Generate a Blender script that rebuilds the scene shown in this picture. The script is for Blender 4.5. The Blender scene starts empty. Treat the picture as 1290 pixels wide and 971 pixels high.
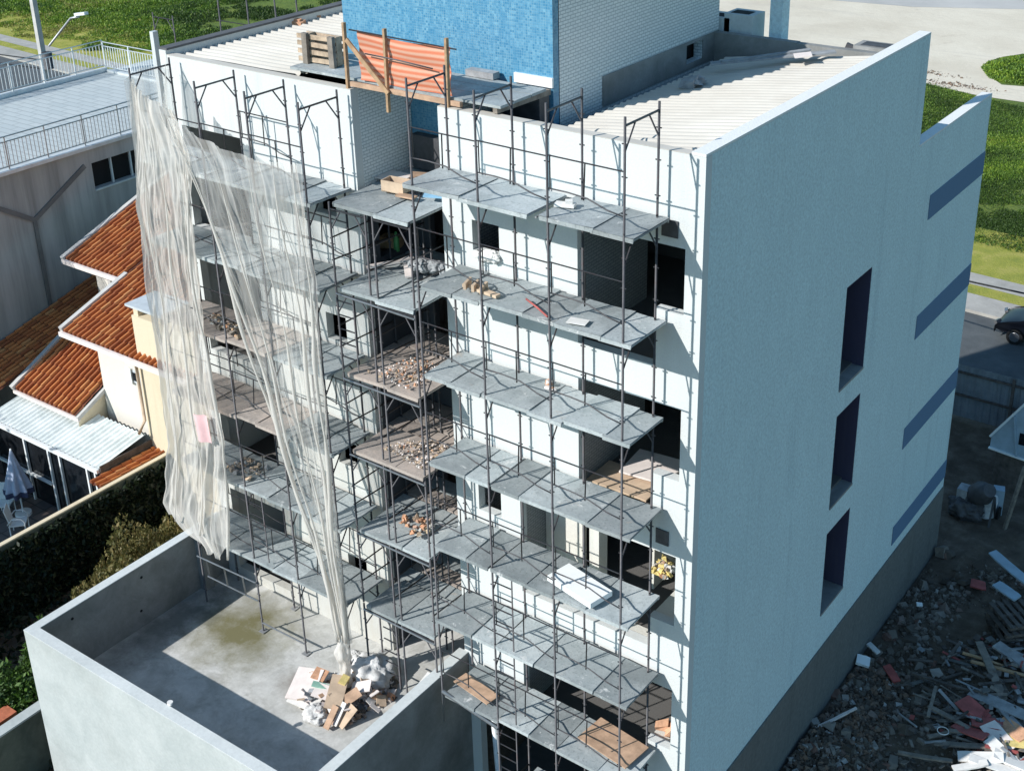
import bpy, math, random
from mathutils import Vector, Matrix, noise as mnoise
random.seed(7)
R = random.random
def U(a, b): return a + (b - a) * R()
S = bpy.context.scene
COL = S.collection

# ------------------------------------------------------------------ camera
W0, H0 = 1290.0, 971.0
FPX, CX, CY = 1621.4, 678.9, 346.5
YAW, PIT, ROL = -0.6268, 0.4081, -0.0194
ca, sa, cb, sb = math.cos(YAW), math.sin(YAW), math.cos(PIT), math.sin(PIT)
FW = Vector((sa * cb, ca * cb, -sb)); RT = Vector((ca, -sa, 0)); UP = RT.cross(FW)
RT2 = math.cos(ROL) * RT + math.sin(ROL) * UP
UP2 = -math.sin(ROL) * RT + math.cos(ROL) * UP
CAM = Vector((9.01, -16.92, 22.34))
def on(x, y, axis, val):
    """survey helper: the point of the photograph on a known wall or floor plane"""
    d = RT2 * ((x - CX) / FPX) - UP2 * ((y - CY) / FPX) + FW
    k = 'xyz'.index(axis)
    return CAM + d * ((val - CAM[k]) / d[k])
cd = bpy.data.cameras.new('camera'); co = bpy.data.objects.new('camera', cd); COL.objects.link(co)
cd.sensor_width = 36; cd.lens = FPX / W0 * 36
cd.shift_x = (W0 / 2 - CX) / W0; cd.shift_y = (CY - H0 / 2) / W0
cd.clip_start = 0.1; cd.clip_end = 3000
M = Matrix((RT2, UP2, -FW)).transposed().to_4x4(); M.translation = CAM
co.matrix_world = M
S.camera = co

# ------------------------------------------------------------------ light
SD = Vector((0.5, 1.0, -0.745)).normalized()
w = bpy.data.worlds.new('World'); S.world = w; w.use_nodes = True
nt = w.node_tree; bg = nt.nodes['Background']
sky = nt.nodes.new('ShaderNodeTexSky'); sky.sky_type = 'NISHITA'; sky.sun_disc = False
sky.sun_elevation = math.asin(-SD.z); sky.sun_rotation = math.atan2(-SD.x, -SD.y)
sky.air_density = 1.0; sky.dust_density = 0.3; sky.ozone_density = 3.2
tint = nt.nodes.new('ShaderNodeMix'); tint.data_type = 'RGBA'; tint.blend_type = 'MULTIPLY'; tint.inputs[0].default_value = 1; tint.inputs[7].default_value = (0.86, 1.10, 1.06, 1)
nt.links.new(sky.outputs[0], tint.inputs[6]); nt.links.new(tint.outputs[2], bg.inputs[0]); bg.inputs[1].default_value = 0.13
ld = bpy.data.lights.new('sun', 'SUN'); ld.energy = 4.9; ld.angle = math.radians(0.5); ld.color = (1.0, 0.98, 0.94)
lo = bpy.data.objects.new('sun', ld); COL.objects.link(lo)
lo.rotation_euler = SD.to_track_quat('-Z', 'Y').to_euler(); lo.location = (-20, -30, 40)
S.view_settings.view_transform = 'Standard'; S.view_settings.look = 'None'
S.view_settings.exposure = 0.12; S.view_settings.gamma = 1.0
S.cycles.max_bounces = 7; S.cycles.transparent_max_bounces = 16
S.cycles.caustics_reflective = False; S.cycles.caustics_refractive = False
try: S.cycles.use_denoising = True
except Exception: pass

# ------------------------------------------------------------------ materials
MATS = {}
class NT:
    def __init__(s, name):
        s.m = bpy.data.materials.new(name); s.m.use_nodes = True
        s.t = s.m.node_tree; s.b = s.t.nodes['Principled BSDF']; s.out = s.t.nodes['Material Output']
        MATS[name] = s.m
        s.tc = s.t.nodes.new('ShaderNodeTexCoord')
    def n(s, k): return s.t.nodes.new('ShaderNode' + k)
    def l(s, a, b): s.t.links.new(a, b)
    def coord(s, kind='Object', scale=(1, 1, 1), rot=(0, 0, 0)):
        mp = s.n('Mapping'); s.l(s.tc.outputs[kind], mp.inputs[0])
        mp.inputs['Scale'].default_value = scale; mp.inputs['Rotation'].default_value = rot
        return mp.outputs[0]
    def noise(s, scale, detail=4, rough=0.6, vec=None, dist=0):
        t = s.n('TexNoise'); t.inputs['Scale'].default_value = scale; t.inputs['Detail'].default_value = detail
        t.inputs['Roughness'].default_value = rough; t.inputs['Distortion'].default_value = dist
        s.l(vec or s.coord(), t.inputs['Vector']); return t.outputs['Fac']
    def ramp(s, fac, stops):
        r = s.n('ValToRGB'); e = r.color_ramp.elements
        while len(e) < len(stops): e.new(0.5)
        for q, (p, c) in zip(e, stops):
            q.position = p; q.color = (*c, 1) if len(c) == 3 else c
        s.l(fac, r.inputs[0]); return r.outputs[0]
    def mix(s, fac, a, b, mode='MIX'):
        x = s.n('Mix'); x.data_type = 'RGBA'; x.blend_type = mode
        for sock, v in ((x.inputs[0], fac), (x.inputs[6], a), (x.inputs[7], b)):
            if hasattr(v, 'is_output'): s.l(v, sock)
            elif isinstance(v, (int, float)): sock.default_value = v
            else: sock.default_value = (*v, 1)
        return x.outputs[2]
    def fin(s, col, rough=0.8, bump=None, bs=0.3, bd=0.02, metal=0):
        if hasattr(col, 'is_output'): s.l(col, s.b.inputs['Base Color'])
        else: s.b.inputs['Base Color'].default_value = (*col, 1)
        s.b.inputs['Roughness'].default_value = rough; s.b.inputs['Metallic'].default_value = metal
        if bump is not None:
            q = s.n('Bump'); q.inputs['Strength'].default_value = bs; q.inputs['Distance'].default_value = bd
            s.l(bump, q.inputs['Height']); s.l(q.outputs[0], s.b.inputs['Normal'])
        return s.m

def simple(name, col, rough=0.7, var=0.25, scale=3.0, metal=0, bump=0.15):
    k = NT(name); f = k.noise(scale, 5, 0.65)
    a = tuple(max(0, c * (1 - var)) for c in col); b = tuple(min(1, c * (1 + var)) for c in col)
    return k.fin(k.ramp(f, [(0.3, a), (0.7, b)]), rough, k.noise(scale * 6), bump, 0.01, metal)

def stucco(name, col, dirt=(0.3, 0.29, 0.27), amt=0.25, low=None, bs=0.35, fs=28):
    k = NT(name)
    big = k.noise(0.35, 4, 0.6); fine = k.noise(fs, 4, 0.65)
    c = k.mix(k.ramp(big, [(0.35, (0.9,) * 3), (0.65, (1,) * 3)]), tuple(v * 0.86 for v in col), col)
    st = k.noise(1.0, 5, 0.7, k.coord('Object', (2.2, 2.2, 0.16)))
    c = k.mix(k.ramp(st, [(0.55, (0,) * 3), (0.8, (amt,) * 3)]), c, dirt)
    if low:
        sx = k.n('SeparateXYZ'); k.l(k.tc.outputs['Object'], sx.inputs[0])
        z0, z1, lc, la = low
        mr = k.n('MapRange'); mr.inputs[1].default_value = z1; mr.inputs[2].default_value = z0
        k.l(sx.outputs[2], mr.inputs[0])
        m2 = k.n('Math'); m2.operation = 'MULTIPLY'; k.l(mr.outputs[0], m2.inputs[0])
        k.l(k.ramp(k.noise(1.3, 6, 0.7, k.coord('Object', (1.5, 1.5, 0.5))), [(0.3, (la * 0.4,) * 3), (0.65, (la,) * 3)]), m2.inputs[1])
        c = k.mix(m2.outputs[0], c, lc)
    if bs > .5:
        c = k.mix(k.ramp(k.noise(1.0, 6, 0.75, k.coord('Object', (1, 5.5, 0.35)), .4), [(0.54, (0,) * 3), (0.72, (0.30,) * 3)]), c, tuple(v * .72 for v in col))
        c = k.mix(k.ramp(k.noise(0.9, 5, 0.7, k.coord('Object', (1, 1.2, .8)), 1.0), [(0.5, (0,) * 3), (0.62, (0.30,) * 3)]), c, tuple(min(1, v * 1.12) for v in col))
    c = k.mix(0.12 if bs < .5 else .35, c, k.ramp(fine, [(0.3, (0.2,) * 3), (0.7, (1,) * 3)]), 'MULTIPLY')
    return k.fin(c, 0.9, fine, bs, 0.02)

stucco('white_stucco', (0.655, 0.675, 0.665), amt=0.3, dirt=(0.45, 0.45, 0.43))
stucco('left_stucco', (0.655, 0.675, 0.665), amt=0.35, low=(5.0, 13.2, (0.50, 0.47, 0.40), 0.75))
stucco('side_tint', (0.72, 0.875, 0.90), amt=0.36, dirt=(0.38, 0.50, 0.55), bs=0.9, fs=16)
stucco('cap_white', (0.82, 0.82, 0.80), amt=0.2)
stucco('cream', (0.72, 0.62, 0.45), amt=0.35, dirt=(0.45, 0.33, 0.18))
stucco('house_white', (0.72, 0.68, 0.61), amt=0.15)
stucco('plinth_grey', (0.17, 0.172, 0.165), amt=0.75, dirt=(0.075, 0.078, 0.072), bs=.8, fs=9)
stucco('band_blue', (0.12, 0.21, 0.34), amt=0.15, dirt=(0.1, 0.15, 0.3))
stucco('reveal_navy', (0.055, 0.055, 0.105), amt=0.1)
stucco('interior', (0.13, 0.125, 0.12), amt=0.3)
stucco('interior_white', (0.70, 0.68, 0.62), amt=0.3)
stucco('recess_dark', (0.055, 0.062, 0.075), amt=0.3, dirt=(0.2, 0.2, 0.2))  # much darker tone for the lower recess walls

def concrete(name, a, b, stain_shade=(0.12, 0.12, 0.10), sa_=0.6, rough=0.85):
    k = NT(name)
    f = k.noise(1.1, 7, 0.65, dist=0.6); g = k.noise(14, 5, 0.7); h = k.noise(0.5, 5, 0.6)
    c = k.ramp(f, [(0.3, a), (0.7, b)])
    c = k.mix(k.ramp(h, [(0.5, (0,) * 3), (0.72, (sa_,) * 3)]), c, stain_shade)
    c = k.mix(0.25, c, k.ramp(g, [(0.3, (0.45,) * 3), (0.7, (1,) * 3)]), 'MULTIPLY')
    return k.fin(c, rough, g, 0.4, 0.01)
concrete('terrace_wall', (0.43, 0.465, 0.455), (0.55, 0.575, 0.56), (0.36, 0.38, 0.36), 0.5)
concrete('coping_pale', (0.58, 0.61, 0.60), (0.70, 0.72, 0.71), (0.45, 0.47, 0.45), 0.4)  # wall tops and vents brightened in colour to look sunlit
concrete('terrace_floor', (0.42, 0.42, 0.385), (0.66, 0.65, 0.60), (0.26, 0.255, 0.20), 0.7)
concrete('raw_concrete', (0.20, 0.20, 0.195), (0.34, 0.34, 0.33))
concrete('mossy_wall', (0.07, 0.085, 0.065), (0.17, 0.185, 0.15), (0.03, 0.04, 0.03), 0.8)
concrete('garage_floor', (0.05, 0.052, 0.055), (0.10, 0.10, 0.10))
concrete('sidewalk', (0.36, 0.34, 0.31), (0.48, 0.46, 0.42), (0.22, 0.22, 0.2), 0.4)
concrete('asphalt', (0.075, 0.085, 0.09), (0.12, 0.13, 0.135), (0.06, 0.065, 0.07), 0.5)
concrete('grey_facade', (0.15, 0.145, 0.14), (0.23, 0.22, 0.21), (0.10, 0.10, 0.095), 0.6)
# streaked weathered industrial facade
k = NT('industrial_wall')
st = k.noise(1.0, 6, 0.7, k.coord('Object', (1.1, 1.1, 0.07)))
c = k.ramp(st, [(0.28, (0.20, 0.20, 0.195)), (0.5, (0.43, 0.415, 0.40)), (0.72, (0.56, 0.54, 0.52))])
c = k.mix(k.ramp(k.noise(0.3, 4), [(0.4, (0,) * 3), (0.7, (0.5,) * 3)]), c, (0.30, 0.29, 0.25))
k.fin(c, 0.9, k.noise(20), 0.3, 0.01)

def stain_shade(k, c, cx, cy, rx, ry_, col, amt, sc=1.6):
    mp = k.n('Mapping'); k.l(k.tc.outputs['Object'], mp.inputs[0]); mp.inputs['Location'].default_value = (-cx / rx, -cy / ry_, 0); mp.inputs['Scale'].default_value = (1 / rx, 1 / ry_, 0)
    ln = k.n('VectorMath'); ln.operation = 'LENGTH'; k.l(mp.outputs[0], ln.inputs[0])
    ad = k.n('Math'); ad.operation = 'ADD'; k.l(ln.outputs['Value'], ad.inputs[0]); nz = k.n('Math'); nz.operation = 'MULTIPLY'; nz.inputs[1].default_value = 1.4; k.l(k.noise(sc, 7, 0.7), nz.inputs[0]); k.l(nz.outputs[0], ad.inputs[1])
    return k.mix(k.ramp(ad.outputs[0], [(0.75, (amt,) * 3), (1.0, (0,) * 3)]) if False else k.ramp(k_half(k, ad.outputs[0]), [(0.45, (amt,) * 3), (0.85, (0,) * 3)]), c, col)
def k_half(k, o_):
    h = k.n('Math'); h.operation = 'MULTIPLY'; h.inputs[1].default_value = 0.5; k.l(o_, h.inputs[0]); return h.outputs[0]
k = NT('terrace_screed')
f = k.noise(1.1, 7, 0.65, dist=0.6); g = k.noise(14, 5, 0.7); h = k.noise(0.6, 6, 0.65)
c = k.ramp(f, [(0.3, (0.44, 0.44, 0.42)), (0.7, (0.74, 0.73, 0.70))])
c = k.mix(k.ramp(k.noise(2.2, 8, 0.75, None, .6), [(0.5, (0,) * 3), (0.68, (0.55,) * 3)]), c, (0.30, 0.29, 0.26))
c = k.mix(k.ramp(h, [(0.48, (0,) * 3), (0.66, (0.6,) * 3)]), c, (0.33, 0.325, 0.29))
c = k.mix(0.25, c, k.ramp(g, [(0.3, (0.45,) * 3), (0.7, (1,) * 3)]), 'MULTIPLY')
OX, OY = -6, 5
c = stain_shade(k, c, -10.9 - OX, -1.5 - OY, 1.7, 1.6, (0.17, 0.155, 0.075), 1.0)
c = stain_shade(k, c, -12.5 - OX, -2.2 - OY, .9, 3.2, (0.10, 0.105, 0.10), .8)  # damp strip with the left wall's shade painted in
c = stain_shade(k, c, -8.6 - OX, -2.0 - OY, .5, .6, (0.25, 0.22, 0.19), .7, 4)
k.fin(c, 0.85, g, 0.4, 0.01)
# deck plates with cement splashes
for nm_, g_, off_ in (('deck_plate', .95, 0), ('deck_light', 1.2, 13), ('deck_dark', .74, 29)):
    k = NT(nm_); vec = k.n('VectorMath'); vec.operation = 'ADD'; k.l(k.coord(), vec.inputs[0]); vec.inputs[1].default_value = (off_, off_ * .7, off_ * .3); V = vec.outputs[0]
    T3 = lambda *c: tuple(min(.8, v * g_) for v in c)
    f = k.noise(1.3, 8, 0.7, V, .3); g = k.noise(17, 7, 0.75, V)
    c = k.ramp(f, [(0.3, T3(0.27, 0.31, 0.315)), (0.5, T3(0.36, 0.395, 0.40)), (0.7, T3(0.45, 0.48, 0.48))])
    c = k.mix(k.ramp(g, [(0.52, (0,) * 3), (0.66, (0.75,) * 3)]), c, T3(0.17, 0.195, 0.20))
    c = k.mix(k.ramp(k.noise(0.8, 6, 0.7, V), [(0.5, (0,) * 3), (0.62, (0.5,) * 3)]), c, T3(0.19, 0.21, 0.215))
    c = k.mix(k.ramp(k.noise(2.3, 6, 0.8, V, .5), [(0.60, (0,) * 3), (0.66, (0.8,) * 3)]), c, (0.64, 0.645, 0.63))
    c = k.mix(k.ramp(k.noise(1.7, 6, 0.8, V, .5), [(0.62, (0,) * 3), (0.72, (0.6,) * 3)]), c, (0.42, 0.33, 0.26))
    k.fin(c, 0.8, g, 0.5, 0.012)
k = NT('dirty_deck')
f = k.noise(2.1, 8, 0.72, dist=0.8); g = k.noise(16, 6, 0.7)
c = k.ramp(f, [(0.28, (0.24, 0.215, 0.195)), (0.5, (0.40, 0.345, 0.305)), (0.72, (0.52, 0.43, 0.37))])
c = k.mix(k.ramp(g, [(0.55, (0,) * 3), (0.75, (0.7,) * 3)]), c, (0.14, 0.11, 0.10))
k.fin(c, 0.9, g, 0.5, 0.01)
# scaffold steel, dull with rust
k = NT('scaffold_steel')
f = k.noise(2.5, 6, 0.7)
c = k.ramp(f, [(0.35, (0.05, 0.05, 0.056)), (0.55, (0.095, 0.092, 0.097)), (0.72, (0.10, 0.048, 0.042))])
k.fin(c, 0.55, k.noise(40), 0.2, 0.004, 0.25)
simple('galvanised', (0.42, 0.43, 0.44), 0.45, 0.2, 4, 0.5)
simple('pale_steel', (0.62, 0.65, 0.66), 0.5, 0.12, 3, 0.2)
simple('white_paint_metal', (0.78, 0.80, 0.80), 0.45, 0.08, 2)
simple('black_void', (0.006, 0.006, 0.007), 0.9, 0.2)
simple('dark_glass', (0.012, 0.014, 0.017), 0.08, 0.2)
simple('timber', (0.40, 0.26, 0.15), 0.85, 0.35, 5)
simple('grey_timber', (0.22, 0.19, 0.16), 0.9, 0.4, 5)
simple('pallet_wood', (0.46, 0.35, 0.25), 0.9, 0.4, 5)
simple('old_timber', (0.10, 0.085, 0.075), 0.95, 0.5, 5)
simple('plywood', (0.46, 0.30, 0.20), 0.85, 0.3, 4)
simple('cardboard', (0.56, 0.42, 0.30), 0.9, 0.2, 3)
simple('orange_brick', (0.60, 0.33, 0.20), 0.9, 0.3, 8)
simple('red_scrap', (0.36, 0.085, 0.075), 0.7, 0.35, 4)
simple('foam_white', (0.86, 0.87, 0.86), 0.8, 0.04, 4)
simple('white_scrap', (0.72, 0.70, 0.67), 0.85, 0.12, 4)
simple('pink_board', (0.74, 0.66, 0.62), 0.85, 0.1, 4)
simple('grey_scrap', (0.30, 0.31, 0.32), 0.85, 0.3, 4)
simple('yellow_scrap', (0.66, 0.52, 0.20), 0.85, 0.3, 6)
simple('green_plastic', (0.10, 0.36, 0.12), 0.4, 0.2, 4)
simple('teal_plastic', (0.30, 0.52, 0.42), 0.5, 0.2, 4)
simple('sack_grey', (0.62, 0.61, 0.59), 0.85, 0.25, 5, 0, 0.9)
simple('pink_cloth', (0.78, 0.50, 0.50), 0.8, 0.1, 4)
simple('sky_plastic', (0.28, 0.50, 0.68), 0.5, 0.15, 3)
simple('gutter', (0.10, 0.10, 0.105), 0.7, 0.2)
simple('pole_concrete', (0.50, 0.49, 0.47), 0.9, 0.15, 2)
simple('car_paint', (0.006, 0.008, 0.014), 0.3, 0.1, 1, 0.3, 0.0)
simple('tyre_rubber', (0.012, 0.012, 0.012), 0.9, 0.2)
simple('rim_metal', (0.30, 0.30, 0.31), 0.35, 0.1, 3, 0.8)
simple('cable_black', (0.008, 0.008, 0.009), 0.7, 0.2)
simple('cabinet_blue', (0.32, 0.42, 0.50), 0.6, 0.15, 3)
simple('fabric_blue', (0.36, 0.42, 0.55), 0.9, 0.2, 3)
simple('umbrella_navy', (0.05, 0.06, 0.12), 0.9, 0.2, 3)
simple('machine_dark', (0.06, 0.06, 0.065), 0.6, 0.4, 4)
simple('red_tile', (0.45, 0.14, 0.07), 0.8, 0.3, 6)
simple('fence_metal', (0.24, 0.27, 0.30), 0.6, 0.25, 1.5, 0.2)

# roof sheets, fibre cement
k = NT('fibre_sheet')
c = k.ramp(k.noise(0.8, 5, 0.6), [(0.3, (0.50, 0.465, 0.41)), (0.7, (0.60, 0.565, 0.505))])
c = k.mix(k.ramp(k.noise(1.0, 6, 0.7, k.coord('Object', (0.15, 2.5, 1))), [(0.55, (0,) * 3), (0.75, (0.3,) * 3)]), c, (0.42, 0.40, 0.38))
k.fin(c, 0.9, k.noise(30), 0.2, 0.004)
k = NT('pale_sheet')
c = k.ramp(k.noise(1.6, 7, 0.7), [(0.35, (0.55, 0.60, 0.59)), (0.6, (0.78, 0.82, 0.81)), (0.75, (0.82, 0.84, 0.83))])
k.fin(c, 0.7, k.noise(30), 0.2, 0.004)
# clay tiles: one tint per tile from the uv cell
k = NT('clay_tile')
wn = k.n('TexWhiteNoise'); wn.noise_dimensions = '2D'
fl = k.n('VectorMath'); fl.operation = 'FLOOR'
mp = k.coord('UV', (1, 1, 1)); k.l(mp, fl.inputs[0]); k.l(fl.outputs[0], wn.inputs['Vector'])
c = k.ramp(wn.outputs['Value'], [(0.0, (0.38, 0.115, 0.04)), (0.4, (0.54, 0.175, 0.055)), (0.75, (0.64, 0.23, 0.07)), (1.0, (0.70, 0.32, 0.12))])
c = k.mix(k.ramp(k.noise(1.2, 6, 0.7), [(0.52, (0,) * 3), (0.8, (0.5,) * 3)]), c, (0.16, 0.065, 0.04))
k.fin(c, 0.85, k.noise(25), 0.3, 0.005)
simple('clay_channel', (0.17, 0.055, 0.028), 0.9, 0.4, 6)  # dirty tile troughs, with groove shade put into the colour
# mosaics
def bricktex(name, c1, c2, mortar, bw, bh, ms=0.02, uvrot=0.0, off=0.5, rough=0.35, var=None):
    k = NT(name); t = k.n('TexBrick'); t.offset = off
    k.l(k.coord('UV'), t.inputs['Vector'])
    t.inputs['Color1'].default_value = (*c1, 1); t.inputs['Color2'].default_value = (*c2, 1); t.inputs['Mortar'].default_value = (*mortar, 1)
    t.inputs['Scale'].default_value = 1.0; t.inputs['Brick Width'].default_value = bw; t.inputs['Row Height'].default_value = bh
    t.inputs['Mortar Size'].default_value = ms; t.inputs['Bias'].default_value = 0
    c = t.outputs['Color']
    if var:
        c = k.mix(k.ramp(k.noise(7, 4, 0.8, k.coord('Object', (1, 1, 0.35))), [(0.4, (0,) * 3), (0.7, (0.8,) * 3)]), c, var)
    inv = k.n('Math'); inv.operation = 'SUBTRACT'; inv.inputs[0].default_value = 1; k.l(t.outputs['Fac'], inv.inputs[1])
    return k.fin(c, rough, inv.outputs[0], 0.5, 0.004)
bricktex('blue_mosaic', (0.045, 0.20, 0.35), (0.16, 0.37, 0.51), (0.19, 0.36, 0.45), 0.05, 0.05, 0.004, off=0.0, var=(0.05, 0.22, 0.38))
bricktex('white_brick', (0.68, 0.725, 0.73), (0.76, 0.80, 0.80), (0.40, 0.45, 0.47), 0.16, 0.064, 0.009)
bricktex('shaded_brick', (0.24, 0.26, 0.27), (0.28, 0.30, 0.31), (0.13, 0.145, 0.155), 0.16, 0.064, 0.009)  # white brick darkened, indoor shade put into its colour
bricktex('roof_paving', (0.46, 0.50, 0.50), (0.51, 0.545, 0.54), (0.38, 0.41, 0.41), 0.9, 0.35, 0.03, rough=0.7)
bricktex('terra_paving', (0.13, 0.12, 0.12), (0.20, 0.15, 0.13), (0.05, 0.05, 0.05), 0.5, 0.5, 0.02, off=0)

# ground materials
k = NT('soil')
c = k.ramp(k.noise(1.5, 8, 0.7), [(0.3, (0.055, 0.040, 0.028)), (0.5, (0.12, 0.09, 0.064)), (0.75, (0.23, 0.185, 0.145))])
k.fin(c, 0.95, k.noise(9, 8, 0.75), 1.0, 0.06)
k = NT('grass_ground')
c = k.ramp(k.noise(0.22, 7, 0.7), [(0.3, (0.09, 0.16, 0.022)), (0.48, (0.15, 0.23, 0.03)), (0.62, (0.22, 0.29, 0.04)), (0.78, (0.30, 0.31, 0.08))])
c = k.mix(k.ramp(k.noise(3, 6, 0.7), [(0.35, (0.5,) * 3), (0.6, (0,) * 3)]), c, (0.05, 0.08, 0.018))
k.fin(c, 0.95, k.noise(4, 8, 0.8), 1.0, 0.25)
k = NT('lawn_ground')
c = k.ramp(k.noise(0.9, 7, 0.7), [(0.3, (0.20, 0.24, 0.035)), (0.5, (0.33, 0.33, 0.05)), (0.7, (0.46, 0.40, 0.11))])
k.fin(c, 0.95, k.noise(8, 8, 0.8), 0.8, 0.1)
k = NT('sand')
c = k.ramp(k.noise(0.12, 8, 0.65), [(0.3, (0.58, 0.51, 0.40)), (0.55, (0.69, 0.62, 0.50)), (0.8, (0.76, 0.69, 0.57))])
c = k.mix(k.ramp(k.noise(0.35, 7, 0.7), [(0.6, (0,) * 3), (0.75, (0.6,) * 3)]), c, (0.42, 0.34, 0.26))
c = k.mix(k.ramp(k.noise(1.0, 6, 0.7, k.coord('Object', (.05, .5, 1), (0, 0, .3)), 1.2), [(0.56, (0,) * 3), (0.66, (0.35,) * 3)]), c, (0.50, 0.45, 0.38))
k.fin(c, 0.95, k.noise(2, 7, 0.7), 0.5, 0.08)
k = NT('hard_lot')
c = k.ramp(k.noise(0.15, 6, 0.65), [(0.3, (0.40, 0.39, 0.37)), (0.7, (0.52, 0.50, 0.47))])
k.fin(c, 0.95, k.noise(3), 0.3, 0.03)
k = NT('stone')
wn = k.n('TexWhiteNoise'); wn.noise_dimensions = '2D'
fl = k.n('VectorMath'); fl.operation = 'FLOOR'; k.l(k.tc.outputs['UV'], fl.inputs[0]); k.l(fl.outputs[0], wn.inputs['Vector'])
c = k.ramp(wn.outputs['Value'], [(0, (0.07, 0.055, 0.043)), (0.45, (0.15, 0.125, 0.10)), (0.8, (0.25, 0.22, 0.19)), (0.94, (0.18, 0.10, 0.075)), (1, (0.36, 0.34, 0.31))])
k.fin(c, 0.95, k.noise(14, 5), 0.5, 0.02)
k = NT('rubble_brown')
wn = k.n('TexWhiteNoise'); wn.noise_dimensions = '2D'
fl = k.n('VectorMath'); fl.operation = 'FLOOR'; k.l(k.tc.outputs['UV'], fl.inputs[0]); k.l(fl.outputs[0], wn.inputs['Vector'])
c = k.ramp(wn.outputs['Value'], [(0, (0.07, 0.055, 0.045)), (0.5, (0.17, 0.13, 0.10)), (0.85, (0.24, 0.15, 0.10)), (0.95, (0.3, 0.28, 0.26)), (1, (0.5, 0.48, 0.46))])
k.fin(c, 0.95, k.noise(14, 5), 0.5, 0.02)
k = NT('rubble_warm')
wn = k.n('TexWhiteNoise'); wn.noise_dimensions = '2D'
fl = k.n('VectorMath'); fl.operation = 'FLOOR'; k.l(k.tc.outputs['UV'], fl.inputs[0]); k.l(fl.outputs[0], wn.inputs['Vector'])
c = k.ramp(wn.outputs['Value'], [(0, (0.30, 0.22, 0.16)), (0.4, (0.55, 0.42, 0.28)), (0.6, (0.62, 0.30, 0.16)), (0.8, (0.45, 0.44, 0.42)), (1, (0.72, 0.68, 0.60))])
k.fin(c, 0.95, k.noise(14, 5), 0.5, 0.02)
def leafmat(name, cols, rough=0.6):
    k = NT(name); wn = k.n('TexWhiteNoise'); wn.noise_dimensions = '2D'
    fl = k.n('VectorMath'); fl.operation = 'FLOOR'; k.l(k.tc.outputs['UV'], fl.inputs[0]); k.l(fl.outputs[0], wn.inputs['Vector'])
    n_ = len(cols); c = k.ramp(wn.outputs['Value'], [(i / (n_ - 1), cc) for i, cc in enumerate(cols)])
    k.fin(c, rough)
    tr = k.n('BsdfTranslucent'); k.l(c, tr.inputs[0]); mx = k.n('MixShader'); mx.inputs[0].default_value = 0.3
    k.l(k.b.outputs[0], mx.inputs[1]); k.l(tr.outputs[0], mx.inputs[2]); k.l(mx.outputs[0], k.out.inputs[0])
    return k.m
leafmat('weed_leaf', [(0.04, 0.09, 0.014), (0.08, 0.16, 0.02), (0.13, 0.23, 0.028), (0.20, 0.29, 0.045)])
leafmat('weed_bright', [(0.11, 0.21, 0.02), (0.20, 0.32, 0.028), (0.29, 0.37, 0.045)])
leafmat('weed_dark', [(0.022, 0.05, 0.010), (0.045, 0.09, 0.014), (0.07, 0.13, 0.02)])
leafmat('weed_dry', [(0.20, 0.24, 0.04), (0.29, 0.29, 0.07), (0.34, 0.30, 0.11)])
leafmat('ivy_leaf', [(0.006, 0.013, 0.005), (0.012, 0.024, 0.008), (0.022, 0.04, 0.012)])  # near-black leaves, the strip's missing shade put into their colour
leafmat('dry_shrub', [(0.09, 0.10, 0.03), (0.17, 0.155, 0.05), (0.26, 0.20, 0.08)])
leafmat('green_shrub', [(0.02, 0.055, 0.010), (0.05, 0.11, 0.018), (0.10, 0.19, 0.025)])

# striped orange safety mesh
k = NT('orange_mesh')
wv = k.n('TexWave'); wv.wave_type = 'BANDS'; wv.bands_direction = 'Y'; wv.inputs['Scale'].default_value = 2.6; wv.inputs['Distortion'].default_value = 1.2; wv.inputs['Detail'].default_value = 1
k.l(k.coord('UV'), wv.inputs['Vector'])
c = k.ramp(wv.outputs['Fac'], [(0.1, (0.86, 0.24, 0.12)), (0.9, (0.92, 0.50, 0.34))])
k.fin(c, 0.7)
tr = k.n('BsdfTranslucent'); k.l(c, tr.inputs[0]); mx = k.n('MixShader'); mx.inputs[0].default_value = 0.35
k.l(k.b.outputs[0], mx.inputs[1]); k.l(tr.outputs[0], mx.inputs[2]); k.l(mx.outputs[0], k.out.inputs[0])
# translucent netting: strands bunch into denser folds along its height
def netmat(name, lo_, hi_, col):
    k = NT(name)
    st = k.noise(1.0, 5, 0.65, k.coord('UV', (24, 1.6, 1)), 0.9)
    big = k.noise(1.0, 4, 0.6, k.coord('UV', (5, 2.5, 1)), 0.8)
    ad = k.n('Math'); ad.operation = 'ADD'; k.l(st, ad.inputs[0]); k.l(big, ad.inputs[1])
    hf = k.n('Math'); hf.operation = 'MULTIPLY'; hf.inputs[1].default_value = 0.5; k.l(ad.outputs[0], hf.inputs[0])
    a = k.ramp(hf.outputs[0], [(0.36, (lo_,) * 3), (0.52, ((lo_ + hi_) / 2,) * 3), (0.64, (hi_,) * 3)])
    c = k.mix(k.ramp(k.noise(1.0, 5, 0.65, k.coord('UV', (6, 2.6, 1)), .6), [(0.5, (0,) * 3), (0.75, (0.8,) * 3)]), col, (0.84, 0.74, 0.63))
    k.l(c, k.b.inputs['Base Color']); k.b.inputs['Roughness'].default_value = 0.6
    tr = k.n('BsdfTranslucent'); k.l(c, tr.inputs[0]); m1 = k.n('MixShader'); m1.inputs[0].default_value = 0.35
    k.l(k.b.outputs[0], m1.inputs[1]); k.l(tr.outputs[0], m1.inputs[2])
    tp = k.n('BsdfTransparent'); m2 = k.n('MixShader'); k.l(a, m2.inputs[0]); k.l(tp.outputs[0], m2.inputs[1]); k.l(m1.outputs[0], m2.inputs[2])
    k.l(m2.outputs[0], k.out.inputs[0])
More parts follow.
